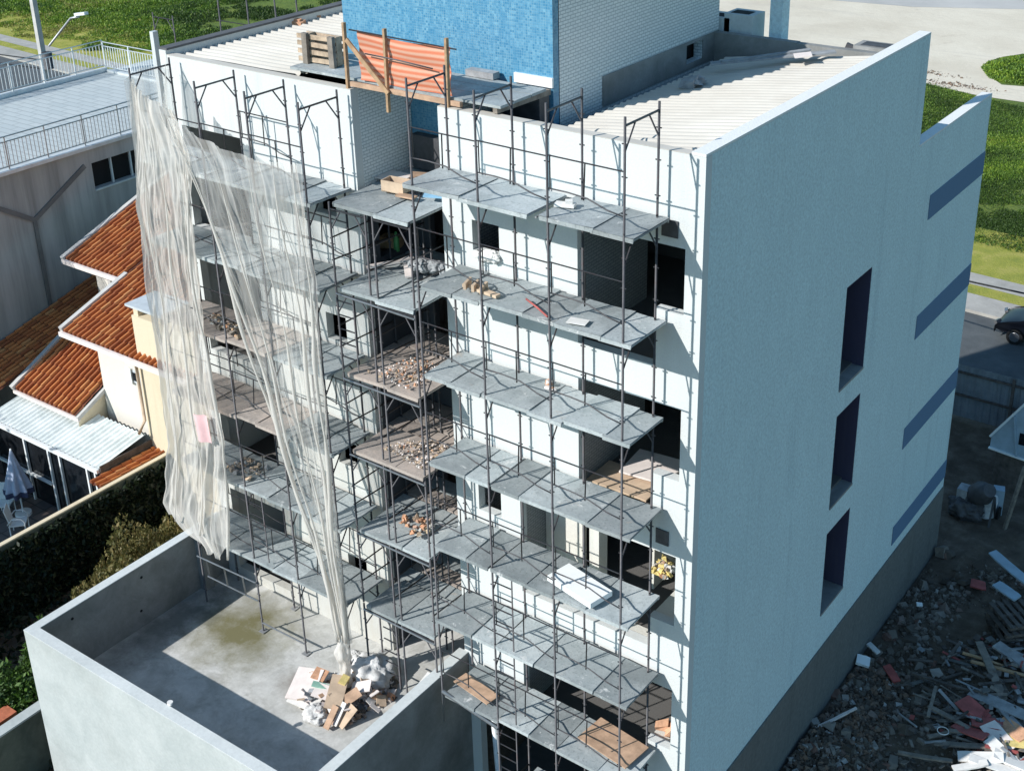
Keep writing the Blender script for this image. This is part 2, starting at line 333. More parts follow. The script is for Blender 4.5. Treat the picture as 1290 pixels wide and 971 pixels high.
netmat('net_film', 0.46, 0.93, (0.84, 0.80, 0.745))
netmat('net_thin', 0.17, 0.60, (0.85, 0.83, 0.79))
netmat('net_fold', 0.72, 0.97, (0.82, 0.785, 0.73))

# ------------------------------------------------------------------ mesh builder
class MB:
    def __init__(s): s.v = []; s.f = []; s.uv = []; s.mi = []; s.sm = []
    def face(s, pts, uv=None, mi=0, smooth=False):
        b = len(s.v); s.v += [tuple(p) for p in pts]; s.f.append(list(range(b, b + len(pts))))
        if uv is None:
            a = [Vector(p) for p in pts]; n = (a[1] - a[0]).cross(a[2] - a[0])
            ax = max(range(3), key=lambda i: abs(n[i]))
            ii = [(1, 2), (0, 2), (0, 1)][ax]; uv = [(p[ii[0]], p[ii[1]]) for p in a]
        s.uv.append(uv); s.mi.append(mi); s.sm.append(smooth)
    def grid(s, fn, nu, nv, mi=0, smooth=True, uvfn=None):
        b = len(s.v)
        for j in range(nv + 1):
            for i in range(nu + 1): s.v.append(tuple(fn(i / nu, j / nv)))
        for j in range(nv):
            for i in range(nu):
                q = [(i, j), (i + 1, j), (i + 1, j + 1), (i, j + 1)]
                s.f.append([b + y * (nu + 1) + x for x, y in q])
                s.uv.append([uvfn(x / nu, y / nv) if uvfn else (x / nu, y / nv) for x, y in q]); s.mi.append(mi); s.sm.append(smooth)
    def box(s, c, d, rot=None, mi=0, jit=0.0, taper=None):
        c = Vector(c); h = [x / 2 for x in d]; P = []
        for sx, sy, sz in ((-1, -1, -1), (1, -1, -1), (1, 1, -1), (-1, 1, -1), (-1, -1, 1), (1, -1, 1), (1, 1, 1), (-1, 1, 1)):
            t = taper if (taper and sz > 0) else 1
            p = Vector((sx * h[0] * t, sy * h[1] * t, sz * h[2]))
            if jit: p += Vector((U(-jit, jit), U(-jit, jit), U(-jit, jit)))
            if rot is not None: p = rot @ p
            P.append(c + p)
        u0 = (int(U(0, 200)), int(U(0, 200))) if jit else None
        for q in ((0, 3, 2, 1), (4, 5, 6, 7), (0, 1, 5, 4), (1, 2, 6, 5), (2, 3, 7, 6), (3, 0, 4, 7)):
            s.face([P[i] for i in q], [(u0[0] + .5, u0[1] + .5)] * 4 if u0 else None, mi)
    def bx(s, x0, x1, y0, y1, z0, z1, mi=0): s.box(((x0 + x1) / 2, (y0 + y1) / 2, (z0 + z1) / 2), (abs(x1 - x0), abs(y1 - y0), abs(z1 - z0)), None, mi)
    def bar(s, p0, p1, wd, ht=None, mi=0, roll=0.0):
        p0, p1 = Vector(p0), Vector(p1); d = p1 - p0
        q = d.to_track_quat('X', 'Z').to_matrix() @ Matrix.Rotation(roll, 3, 'X')
        s.box((p0 + p1) / 2, (d.length, wd, ht or wd), q, mi)
    def tube(s, pts, r, n=7, mi=0, cap=True):
        pts = [Vector(p) for p in pts]; b = len(s.v); rr = r if isinstance(r, (list, tuple)) else [r] * len(pts)
        for i, p in enumerate(pts):
            d = (pts[min(i + 1, len(pts) - 1)] - pts[max(i - 1, 0)]).normalized()
            a = d.cross(Vector((0, 0, 1)) if abs(d.z) < 0.95 else Vector((1, 0, 0))).normalized(); c = d.cross(a)
            for k_ in range(n):
                t = 2 * math.pi * k_ / n; s.v.append(tuple(p + (a * math.cos(t) + c * math.sin(t)) * rr[i]))
        for i in range(len(pts) - 1):
            for k_ in range(n):
                k2 = (k_ + 1) % n
                s.f.append([b + i * n + k_, b + i * n + k2, b + (i + 1) * n + k2, b + (i + 1) * n + k_]); s.uv.append([(0, 0)] * 4); s.mi.append(mi); s.sm.append(True)
        if cap:
            for e in (0, len(pts) - 1):
                s.f.append([b + e * n + k_ for k_ in range(n)]); s.uv.append([(0, 0)] * n); s.mi.append(mi); s.sm.append(False)
    def cyl(s, p0, p1, r0, r1=None, n=16, mi=0): s.tube([p0, p1], [r0, r0 if r1 is None else r1], n, mi)
    def prism(s, poly, z0, z1, mi=0):
        n = len(poly); s.face([(x, y, z1) for x, y in poly], None, mi); s.face([(x, y, z0) for x, y in reversed(poly)], None, mi)
        for i in range(n):
            a, b = poly[i], poly[(i + 1) % n]; s.face([(*a, z0), (*b, z0), (*b, z1), (*a, z1)], None, mi)
    def stone(s, c, r, mi=0, flat=0.6):
        rot = Matrix.Rotation(U(0, 6.3), 3, 'Z') @ Matrix.Rotation(U(-.5, .5), 3, 'X') @ Matrix.Rotation(U(-.5, .5), 3, 'Y')
        s.box(c, (r * U(.7, 1.5), r * U(.6, 1.2), r * U(.4, 1) * flat * 1.4), rot, mi, jit=r * 0.22, taper=U(.5, .95))
    def leaf(s, c, sz, mi=0, up=0.0):
        d = Vector((U(-1, 1), U(-1, 1), U(-1, 1) + up)).normalized(); e = d.cross(Vector((U(-1, 1), U(-1, 1), U(-1, 1)))).normalized()
        c = Vector(c); a = d * sz; b = e * sz * 0.45; u = (int(U(0, 300)) + .5, int(U(0, 300)) + .5)
        s.face([c - a, c + b, c + a, c - b], [u] * 4, mi)
    def wall(s, axis, pos, th, u0, u1, v0, v1, holes=(), mi=0):
        """wall slab on the plane axis=pos (front), th deep towards +axis, with rectangular openings"""
        us = sorted({u0, u1, *[min(max(h[i], u0), u1) for h in holes for i in (0, 1)]}); vs = sorted({v0, v1, *[min(max(h[i], v0), v1) for h in holes for i in (2, 3)]})
        def solid(i, j):
            if not (0 <= i < len(us) - 1 and 0 <= j < len(vs) - 1): return False
            a, b = (us[i] + us[i + 1]) / 2, (vs[j] + vs[j + 1]) / 2
            return not any(h[0] < a < h[1] and h[2] < b < h[3] for h in holes)
        def P(u, v, d): return (u, pos + d, v) if axis == 'y' else (pos + d, u, v)
        for i in range(len(us) - 1):
            for j in range(len(vs) - 1):
                if not solid(i, j): continue
                a, b, c, d = us[i], us[i + 1], vs[j], vs[j + 1]
                s.face([P(a, c, 0), P(b, c, 0), P(b, d, 0), P(a, d, 0)], None, mi); s.face([P(a, c, th), P(a, d, th), P(b, d, th), P(b, c, th)], None, mi)
                if not solid(i - 1, j): s.face([P(a, c, 0), P(a, d, 0), P(a, d, th), P(a, c, th)], None, mi)
                if not solid(i + 1, j): s.face([P(b, c, 0), P(b, c, th), P(b, d, th), P(b, d, 0)], None, mi)
                if not solid(i, j - 1): s.face([P(a, c, 0), P(a, c, th), P(b, c, th), P(b, c, 0)], None, mi)
                if not solid(i, j + 1): s.face([P(a, d, 0), P(b, d, 0), P(b, d, th), P(a, d, th)], None, mi)
    def mesh(s, name, mats, off=(0, 0, 0)):
        me = bpy.data.meshes.new(name); o = Vector(off)
        me.from_pydata([tuple(Vector(p) - o) for p in s.v], [], s.f)
        uvl = me.uv_layers.new(name='UVMap'); flat = [c for f in s.uv for p in f for c in p]; uvl.data.foreach_set('uv', flat)
        for m in (mats if isinstance(mats, (list, tuple)) else [mats]): me.materials.append(MATS[m])
        me.polygons.foreach_set('material_index', s.mi); me.polygons.foreach_set('use_smooth', s.sm); me.update()
        return me
    def build(s, name, mats, parent=None, off=None, bevel=0.0, **kw):
        if off is None: off = parent.get('_off', (0, 0, 0)) if parent is not None else (0, 0, 0)
        o = bpy.data.objects.new(name, s.mesh(name, mats, off)); COL.objects.link(o)
        if parent is not None:
            o.parent = parent; o['_off'] = tuple(off)
        else:
            o.location = off
        if bevel:
            md = o.modifiers.new('edge', 'BEVEL'); md.width = bevel; md.segments = 2; md.limit_method = 'ANGLE'
        for a, b in kw.items(): o[a] = b
        return o
def thing(name, label, cat, loc=(0, 0, 0), group=None):
    o = bpy.data.objects.new(name, None); COL.objects.link(o); o.location = loc; o.empty_display_size = 0.2
    o['label'] = label; o['category'] = cat; o['_off'] = tuple(loc)
    if group: o['group'] = group
    return o
def struct(name, mb, mats): return mb.build(name, mats, kind='structure')
def place(name, me, parent, loc):
    o = bpy.data.objects.new(name, me); COL.objects.link(o); o.parent = parent; o.location = loc; return o
def rz(a): return Matrix.Rotation(a, 3, 'Z')
def rxyz(x, y, z): return Matrix.Rotation(z, 3, 'Z') @ Matrix.Rotation(y, 3, 'Y') @ Matrix.Rotation(x, 3, 'X')

# ================================================================== SETTING
g = MB(); g.face([(-900, -400, -0.03), (900, -400, -0.03), (900, 1200, -0.03), (-900, 1200, -0.03)]); struct('ground', g, 'soil')
def ry(x): return 31.3 - 0.068 * (x + 4)
def strip(name, mat, a, b, z, x0=-170, x1=80):
    m = MB(); m.face([(x0, ry(x0) + a, z), (x1, ry(x1) + a, z), (x1, ry(x1) + b, z), (x0, ry(x0) + b, z)]); struct(name, m, mat)
strip('road', 'asphalt', -7.6, 0, 0.0)
m = MB(); m.bar((-170, ry(-170) + .09, 0.0), (80, ry(80) + .09, 0.0), 0.18, 0.26); struct('kerb', m, 'sidewalk')
strip('sidewalk', 'sidewalk', .18, 1.6, 0.12)
strip('verge', 'lawn_ground', 1.6, 2.5, 0.124)
strip('path', 'sidewalk', 2.5, 3.7, 0.128)
strip('lawn', 'lawn_ground', 3.7, 9.0, 0.124)
m = MB(); m.face([(-170, ry(-170) + 9, .06), (80, ry(80) + 9, .06), (80, 400, .06), (-170, 400, .06)]); m.face([(-600, 10, .05), (-170, 10, .05), (-170, 900, .05), (-600, 900, .05)]); struct('field', m, 'grass_ground')
m = MB(); pts = [(1290, 129), (1255, 124), (1225, 119), (1160, 104), (1000, 70), (900, 50), (780, 0), (760, -60), (1000, -130), (1500, -130), (1500, 40), (1330, 62), (1262, 72), (1240, 92), (1262, 107), (1330, 112), (1500, 130), (1500, 150)]
P_ = [on(a, b, 'z', 0.08) for a, b in reversed(pts)]
m.face([(p.x, p.y, .08) for p in P_]); struct('sand_lot', m, 'sand')
m = MB(); P_ = [on(a, b, 'z', 0.09) for a, b in [(1500, 22), (1290, 12), (1150, 9), (1040, 0), (1020, -60), (1500, -60)]]; m.face([(p.x, p.y, .09) for p in P_]); struct('paved_lot', m, 'hard_lot')

# lawn grass and weeds of the field: nobody could count them
def weeds(name, mats, n, region, hmax, leaf, per, keep=lambda p: True, z=0.06, dark=None):
    m = MB()
    for _ in range(n):
        a, b = U(region[0], region[2]), U(region[1], region[3]); p = on(a, b, 'z', z)
        if not keep(p): continue
        big = mnoise.noise(Vector((p.x * .05, p.y * .08, 3))); cl = mnoise.noise(Vector((p.x * .22, p.y * .22, 3))) + .6 * mnoise.noise(Vector((p.x * .7, p.y * .7, 8)))
        if cl + big * .5 < (-.28 if dark else -.75) + U(-.1, .1): continue
        h = hmax * (0.25 + max(0, cl + .3)) * U(.5, 1.3); t_ = big + .5 * mnoise.noise(Vector((p.x * .3 + 9, p.y * .3, 1))) + U(-.25, .25)
        if dark: t_ -= dark(p)
        mi = 0 if t_ < -.22 else 1 if t_ < .12 else 2 if t_ < .38 else 3
        for k_ in range(per):
            r = U(0, .5) * (.6 + h); t = U(0, 6.3)
            m.leaf((p.x + r * math.cos(t), p.y + r * math.sin(t), z + h * U(.05, 1) * (1 - r * .5 / (.6 + h))), leaf * U(.5, 1.5), mi, 1.6)
    o = m.build(name, mats, kind='stuff'); o['label'] = {'field_weeds': 'tangle of dark and bright green weeds covering the field behind the road', 'verge_weeds': 'green weeds growing between sand lot and lawn beyond the car'}[name]
    return o
WM = ['weed_dark', 'weed_leaf', 'weed_bright', 'weed_dry']
weeds('field_weeds', WM, 32000, (-120, -50, 470, 66), .38, .085, 9, lambda p: p.y > ry(p.x) + 5.0 + 2 * mnoise.noise(Vector((p.x * .2, 0, 0))) and p.x < -50, dark=lambda p: .35 * min(1, max(0, (p.y - ry(p.x) - 14) / 12)))
weeds('verge_weeds', WM, 30000, (1120, 90, 1420, 320), .16, .05, 8, lambda p: ry(p.x) + 7.2 < p.y < 62.3 - .35 * (p.x + 13) and p.x > -24)
m = MB()
for _ in range(14000):
    t = U(0, 6.3); r = math.sqrt(R()); p = on(1288, 92, 'z', .05); r *= 1 + .3 * mnoise.noise(Vector((math.cos(t) * 1.5, math.sin(t) * 1.5, 4)))
    x, y = p.x + 4.6 * r * math.cos(t) + 1.6, p.y + 4.6 * r * math.sin(t) + 1
    h = max(0.05, 1 - r * r) * 1.3 * (0.7 + .5 * mnoise.noise(Vector((x * .6, y * .6, 0))))
    m.leaf((x, y, .05 + h * U(.3, 1)), U(.06, .14), 1 if mnoise.noise(Vector((x, y, 2))) + U(-.3, .3) > 0 else 0, .8)
m.build('wild_bush', ['weed_leaf', 'weed_bright'], None, tuple(on(1288, 92, 'z', .05)), label='rounded bright green bush on the edge of the sandy lot', category='bush')

for (x_, y_, n_, lab_) in ((1155, 90, 260, 'brownish strip of rubble on the sand nearer the roof corner'), (1208, 108, 220, 'reddish strip of rubble on the sand nearer the weeds')):
    m = MB(); c = on(x_, y_, 'z', .1)
    for _ in range(n_):
        m.stone((c.x + random.gauss(0, 1.3), c.y + random.gauss(0, .35), .1), .03 + .12 * R() ** 3)
    m.build('sand_rubble', 'rubble_brown', None, tuple(c), kind='stuff', label=lab_)
# ================================================================== APARTMENT BUILDING
B = thing('apartment_building', 'white apartment block under construction with blue tiled tower and long blue-grey side wall', 'building', (-6, 5, 0))
XL, XR1, XR2 = -12.7, -7.5, -5.4
# facade, right block
HR = [(-4.72, -4.11, 13.46, 14.05), (-2.42, -.87, 12.2, 14.45), (-.88, -.32, 13.27, 14.45),
      (-4.72, -4.11, 10.4, 11.0), (-2.42, -.87, 9.2, 11.5), (-.88, -.31, 10.07, 11.5),
      (-4.83, -4.27, 7.83, 8.42), (-3.8, -.87, 6.27, 8.47), (-.88, -.33, 6.95, 8.47),
      (-3.83, -.87, 3.2, 5.45), (-.88, -.33, 4.0, 5.45), (-5.05, -.9, 0, 3.05)]
m = MB(); m.wall('y', 0, .2, XR2, 0, 0, 16.05, HR); m.build('facade_wall', 'white_stucco', B)
m = MB(); HL = []
for z in (12.3, 9.3, 6.3, 3.3): HL.append((-12.5, -10.65, z, z + 2.28))
for z in (13.4, 10.6, 7.6, 4.62): HL.append((-8.69, -8.13, z, z + .6))
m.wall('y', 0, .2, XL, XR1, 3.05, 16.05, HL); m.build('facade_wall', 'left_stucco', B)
# side wall (white, with blue shade tinted into its colour): outline with notch at the back, three windows
m = MB(); SW = [(6.3, 7.65, 9.08, 11.5), (6.33, 7.63, 6.1, 8.46), (6.33, 7.65, 3.2, 5.45), (9.85, 14.8, 13.55, 16.06)]
m.wall('x', -.004, -.24, .2, 14.86, 2.18, 16.05, SW[:3] + [(9.85, 20, 13.55, 20)]); m.build('side_wall', 'side_tint', B)
m = MB(); m.wall('x', 0.03, -.27, 0.2, 14.86, -.1, 2.18); m.build('plinth', 'plinth_grey', B)
for (a, b, zc, h) in ((10.93, 14.86, 11.8, .6), (10.93, 14.86, 8.72, .62), (10.9, 14.86, 5.66, .6), (10.86, 14.86, 2.78, .56)):
    m = MB(); m.bx(0, .012, a, b - .003, zc - h / 2, zc + h / 2); m.build('painted_stripe', 'band_blue', B)
for h in SW[:3]:
    m = MB(); a, b, c, d = h
    m.bx(-1.6, -.012, a + .001, a + .02, c, d); m.bx(-1.6, -.012, b - .02, b - .001, c, d); m.bx(-1.6, -.012, a + .02, b - .02, d - .02, d - .001); m.bx(-1.62, -1.6, a, b, c, d)
    fo = m.build('window_opening', 'reveal_navy', B)
    m = MB(); m.bx(-1.6, .012, a + .022, b - .022, c - .02, c + .035); m.build('sill', 'raw_concrete', fo)
# parapet caps
m = MB(); m.bx(-.26, -.002, .0, 9.85, 16.055, 16.10); m.bx(-.26, -.002, 9.87, 14.86, 13.555, 13.60); m.build('parapet_cap', 'cap_white', B)
m = MB(); m.bx(-5.4, -.27, .0, .2, 16.053, 16.062); m.build('parapet_cap', 'fibre_sheet', B)
m = MB(); m.bx(-12.7, -7.5, 0, .2, 16.053, 16.062); m.build('parapet_cap', 'fibre_sheet', B)
m = MB(); m.bx(-12.92, -12.71, 0, 8.4, 3, 16.14); m.build('gable_wall', 'white_stucco', B)
m = MB(); m.bx(-12.94, -12.69, .02, 8.4, 16.145, 16.19); m.build('parapet_cap', 'gutter', B)
# recess walls
m = MB(); m.wall('x', -7.498, -.2, .2, 1.65, 14.0, 16.05); m.build('recess_wall', 'white_brick', B)
m = MB(); m.wall('x', -7.498, -.2, .2, 1.65, 3.05, 14.0, [(.5, 1.4, 12.5, 13.4)]); m.build('recess_wall', 'recess_dark', B)
m = MB(); m.wall('x', -5.402, .2, .2, 1.65, 3.05, 16.05, []); m.build('recess_wall', 'white_brick', B)
m = MB(); m.wall('y', 1.65, .2, -7.7, -5.2, 3.05, 14.0, [(-7.2, -6.2, z, z + 2.1) for z in (12.2 - 0.1, 9.2, 6.2, 3.2)]); m.build('recess_wall', 'recess_dark', B)
m = MB(); m.bx(-5.18, -4.1, 1.3, 1.6, 15.16, 16.1); m.build('inner_wall', 'machine_dark', B)  # dark panel added to stand in for the shaded hollow
m = MB(); m.bx(-7.35, -6.5, 1.45, 1.64, 14.16, 14.85); m.build('meter_box', 'machine_dark', B)
# tower
TB = on(905, 45, 'x', -4.05).y
m = MB(); TW = [on(864, 58, 'x', -4.05), on(884, 72, 'x', -4.05)]
m.wall('x', -4.05, -.2, 1.85, TB, 14.8, 19.2, [(TW[0].y, TW[1].y, TW[1].z - .02, TW[0].z)])
tw = m.build('tower', 'white_brick', B)
m = MB(); m.wall('y', 1.67, .2, -9.17, -4.05, 14.0, 19.2); m.build('tile_front', 'blue_mosaic', tw)
m = MB(); m.wall('x', -9.17, .2, 1.9, TB, 14, 19.2); m.wall('y', TB - .2, .2, -8.9, -4.3, 14, 19.2); m.bx(-9.15, -4.07, 1.7, TB - .02, 19.0, 19.18); m.build('rear_shell', 'white_stucco', tw)
m = MB(); m.bx(-4.6, -4.3, TW[0].y - .3, TW[1].y + .3, TW[1].z - .4, TW[0].z + .3); m.build('window', 'black_void', tw)
m = MB(); m.wall('x', -4.026, -.022, 3.3, TB - .01, 15.45, 16.05, [(TW[0].y, TW[1].y, TW[1].z - .02, TW[0].z)]); m.build('flashing', 'raw_concrete', tw)
m = MB(); m.bx(-4.9, -4.04, 1.62, 1.668, 16.2, 16.38); m.build('curb', 'cap_white', tw)
# corrugated roofs
def corr(x0, z0, x1, z1, y0, y1, pitch=.22, amp=.04, ridge_x=True, seed=0, nx=6):
    m = MB(); n = int((y1 - y0) / pitch * 8)
    def fn(u, v):
        y = y0 + (y1 - y0) * u; x = x0 + (x1 - x0) * v
        return (x, y, z0 + (z1 - z0) * v + amp * math.cos(2 * math.pi * y / pitch) + .012 * math.sin(y * .9 + seed) + .008 * math.sin(x * 2.1 + y))
    m.grid(fn, n, nx); return m
corr(-3.62, 15.57, -.27, 16.02, .21, 7.6, amp=.026).build('roof_sheet', 'fibre_sheet', B)
corr(-12.66, 15.99, -9.18, 16.04, .21, 8.4, seed=2).build('roof_sheet', 'fibre_sheet', B)
m = MB(); m.bx(-4.02, -3.3, .21, 7.6, 15.1, 15.2); m.build('gutter', 'gutter', B)
# concrete upstand, vents and shafts at the back of the roof
yb = 7.75
pb = on(903, 73, 'y', yb); pt = on(903, 40, 'y', yb); pr = on(1004, 50, 'y', yb)
m = MB(); m.bx(-4.6, pr.x, yb, yb + .18, 15.2, pt.z - .02); m.bx(pr.x + .002, -.27, yb, yb + .18, 15.2, 16.02); m.build('upstand_wall', 'raw_concrete', B)
m = MB(); m.bx(-4.5, -.27, yb + .19, 8.75, 15.6, 15.8); m.build('rear_roof', 'cap_white', B)
m = MB(); m.bx(-12.6, -.27, 8.3, 8.5, 3, 15.58); m.build('rear_wall', 'white_stucco', B)
for i, px_ in enumerate((922, 950)):
    a = on(px_, 40, 'y', 9.0); m = MB()
    vt = on(px_, 17 if i else 20, 'y', 8.5).z; m.bx(a.x - .34, a.x + .34, 8.2, 8.8, 15.8, vt); m2 = MB()
    fo = m.build('vent_shaft', 'coping_pale', B); m2.bx(a.x - .24, a.x + .2, 8.3, 8.62, vt + .002, vt + .008); m2.build('vent_opening', 'black_void', fo)
a = on(978, 45, 'y', 8.5); m = MB(); m.bx(a.x - .13, a.x + .16, 8.4, 8.75, 15.8, 18.6); m.build('roof_pillar', 'side_tint', B)
a = on(1110, 62, 'z', 15.85); m = MB(); m.bx(a.x - .5, a.x + .5, a.y - .3, a.y + .25, 15.8, 15.93); hb = m.build('roof_hatch', 'raw_concrete', B)
m = MB(); m.bx(a.x - .38, a.x + .38, a.y - .2, a.y + .15, 15.932, 15.94); m.build('hatch_opening', 'machine_dark', hb)
# floors, ceilings and inside walls
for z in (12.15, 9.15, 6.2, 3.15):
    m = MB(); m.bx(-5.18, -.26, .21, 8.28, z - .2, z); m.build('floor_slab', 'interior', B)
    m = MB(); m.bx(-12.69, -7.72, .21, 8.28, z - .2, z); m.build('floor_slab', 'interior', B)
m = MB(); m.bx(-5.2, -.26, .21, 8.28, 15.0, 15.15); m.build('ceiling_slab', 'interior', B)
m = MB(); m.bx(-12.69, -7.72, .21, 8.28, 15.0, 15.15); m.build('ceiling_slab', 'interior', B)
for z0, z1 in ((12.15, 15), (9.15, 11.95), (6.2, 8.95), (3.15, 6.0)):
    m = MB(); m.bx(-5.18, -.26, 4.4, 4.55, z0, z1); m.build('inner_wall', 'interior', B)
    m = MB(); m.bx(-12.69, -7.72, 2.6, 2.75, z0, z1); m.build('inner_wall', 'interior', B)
    m = MB(); m.bx(-2.6, -2.45, .22, 2.4, z0, z1) if z0 > 9 else m.bx(-4.0, -3.85, .22, 2.4, z0, z1); m.build('inner_wall', 'shaded_brick', B)
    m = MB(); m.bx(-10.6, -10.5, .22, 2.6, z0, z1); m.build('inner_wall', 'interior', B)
for q in ((-2.52, -2.3, .5, .8, 6.2, 8.9), (-3.84, -2.95, .9, 1.05, 6.2, 8.9), (-1.75, -1.7, 1.6, 3.6, 6.2, 8.9)):
    m = MB(); m.bx(*q); m.build('inner_wall', 'interior_white', B)
for q in ((-3.79, -1.0, .22, .42, 5.75, 6.26), (-.86, -.3, .22, 1.6, 6.2, 6.93), (-.86, -.3, .22, .5, 3.15, 3.95)):
    m = MB(); m.bx(*q); m.build('ledge', 'interior_white', B)
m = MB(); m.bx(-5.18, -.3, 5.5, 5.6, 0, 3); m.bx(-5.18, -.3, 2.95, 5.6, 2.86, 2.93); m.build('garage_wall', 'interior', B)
m = MB(); m.bx(-5.38, -.26, -5.5, 5.5, -.1, 0.012); m.build('garage_floor', 'garage_floor', B)
# terrace
m = MB(); m.bx(-13.15, -12.92, -5.13, .0, 0, 4.63); m.build('terrace_wall', 'raw_concrete', B)
m = MB(); m.bx(-12.915, -12.7, -.92, -.68, 3, 4.63); m.build('terrace_wall', 'raw_concrete', B)
m = MB(); m.bx(-13.15, -5.54, -5.37, -5.132, 0, 4.63); m.build('terrace_wall', 'terrace_wall', B)
m = MB(); m.bx(-5.54, -5.3, -5.37, -.002, 0, 4.03); m.build('terrace_wall', 'raw_concrete', B)
m = MB(); m.bx(-13.152, -12.918, -5.13, .0, 4.632, 4.65); m.build('wall_coping', 'coping_pale', B)
m = MB(); m.bx(-13.152, -5.538, -5.372, -5.13, 4.632, 4.65); m.build('wall_coping', 'coping_pale', B)
m = MB(); m.bx(-5.542, -5.298, -5.12, -.004, 4.032, 4.05); m.build('wall_coping', 'coping_pale', B)
m = MB(); m.grid(lambda u, v: (-12.92 + 7.38 * u, -5.13 + 6.78 * v, 3.05 + .012 * mnoise.noise(Vector((u * 9, v * 7, 0)))), 30, 26); m.build('terrace_floor', 'terrace_screed', B)
for (a, b) in ((178, 727), (91, 779), (178, 769)):
    m = MB(); p = on(a, b, 'x', -12.92); m.cyl((-12.921, p.y, p.z), (-12.912, p.y, p.z), .035, n=10); m.build('weep_hole', 'black_void', B)
m = MB(); p = on(846, 286, 'y', 0); m.bx(p.x - .17, p.x + .13, -.03, -.003, p.z - .17, p.z + .12); m.build('socket_box', 'machine_dark', B)
m = MB(); p = on(833, 672, 'y', 0); m.bx(p.x - .1, p.x + .16, -.03, -.003, p.z - .2, p.z + .1); m.build('socket_box', 'machine_dark', B)

# ================================================================== SCAFFOLDS
def frame_mb(L, h, axis):
    """welded frame: two posts, head bar with knee braces, pins"""
    m = MB(); r = .0215
    def P(t, z): return (0, t, z) if axis == 'y' else (t, 0, z)
    m.tube([P(0, 0), P(0, h)], r, 7); m.tube([P(L, 0), P(L, h)], r, 7)
    zb = h - .14
    m.tube([P(0, zb), P(L, zb)], r * .9, 6)
    m.tube([P(.0, zb - .42), P(L * .30, zb)], r * .7, 6); m.tube([P(L, zb - .42), P(L * .70, zb)], r * .7, 6)
    for t in (0, L):
        for zz in (.35, h * .5, h - .42):
            a = P(t, zz); b = P(t, zz); m.tube([(a[0] - .05, a[1] - .0, zz), (a[0] + .05, a[1], zz)], .012, 5)
    return m
def guard_mb(L, bow, axis='x'):
    m = MB(); r = .0125
    m.tube([(0, 0, 1.05), (L, 0, 1.05 - .02)], r, 6)
    m.tube([(0, 0, .50), (L * .28, bow * .5, .51), (L * .55, bow, .49), (L * .8, bow * .6, .36), (L, 0, .30)], r, 6)
    m.tube([(L * .5, 0, 1.04), (L * .5, bow * .8, .44)], r, 6)
    m.tube([(L * .04, 0, 1.05), (L * .04, 0, .5)], r * .9, 6)
    return m
def ladder_mb(L, axis, h=1.7):
    m = MB(); r = .015
    for z in [.25 + .3 * i for i in range(6)]: m.tube([(0, 0, z), (L, 0, z)] if axis == 'x' else [(0, 0, z), (0, L, z)], r, 5)
    m.tube([(L, 0, 0), (L, 0, h)] if axis == 'x' else [(0, L, 0), (0, L, h)], r, 6)
    return m
def brace_mb(L, h):
    m = MB(); m.tube([(0, 0, .1), (L, 0, h - .2)], .014, 6); m.tube([(0, .03, h - .2), (L, .03, .1)], .014, 6); return m
def deck_obj(par, x0, x1, y0, y1, z, mat='deck_plate', tilt=0.0, name='deck'):
    mid = x0 + (x1 - x0) * U(.4, .6) if x1 - x0 > 1.1 else x1; o = None
    for (a, b, dz) in ((x0, mid + .06, 0.0), (mid, x1, -.018)) if mid < x1 else ((x0, x1, 0.0),):
        m = MB(); c = ((a + b) / 2, (y0 + y1) / 2 + U(-.02, .02), z - .03 + dz); q = rxyz(U(-.016, .016) + tilt, U(-.010, .010), U(-.02, .02)); hh = (y1 - y0)
        n = 6; L = b - a
        def fs(u, v): p = q @ Vector(((u - .5) * L, (v - .5) * hh, .022 - .012 * math.sin(u * 3.14) + .004 * mnoise.noise(Vector((u * 4 + a, v * 4 + z, 0))))); return (c[0] + p.x, c[1] + p.y, c[2] + p.z)
        m.grid(fs, 8, 6)
        m.box((c[0], c[1], c[2] - .012), (L - .004, hh - .004, .036), q)
        for sy in (-1, 1):
            p = Vector(c) + q @ Vector((0, sy * (hh / 2 - .016), -.03)); m.box(p, (L - .02, .03, .07), q)
        mt = mat if mat != 'deck_plate' else random.choice(['deck_plate', 'deck_plate', 'deck_light', 'deck_dark'])
        o = m.build(name, mt, par)
    return o
# ---- right-hand scaffold
SR = thing('facade_scaffold', 'tall steel scaffold on the right part of the white facade with seven grey decks', 'scaffold', (-3, -.7, 0), 'steel scaffolds against the building front')
xs = [-5.03, -3.60, -2.18, -.74]; zs = [15.0, 13.18, 11.36, 9.5, 7.64, 5.84, 4.0]; lev = zs[::-1] + [16.86]
off = Vector(SR['_off'])
for i in range(len(lev) - 1):
    h = lev[i + 1] - lev[i]; me = frame_mb(1.0, h + .03, 'y').mesh('frame', 'scaffold_steel')
    for x in xs: place('frame', me, SR, Vector((x, -1.2, lev[i])) - off)
me = frame_mb(1.0, 1.84, 'y').mesh('frame', 'scaffold_steel')
for x in xs[1:]:
    for z in (2.16, .32): place('frame', me, SR, Vector((x, -1.2, z)) - off)
gm = {}
for zi, z in enumerate(zs):
    for i in range(3):
        L = xs[i + 1] - xs[i]; key = (i, zi % 3)
        if key not in gm: gm[key] = guard_mb(L, U(-.05, .02)).mesh('guard_rail', 'scaffold_steel')
        place('guard_rail', gm[key], SR, Vector((xs[i], -1.2, z)) - off)
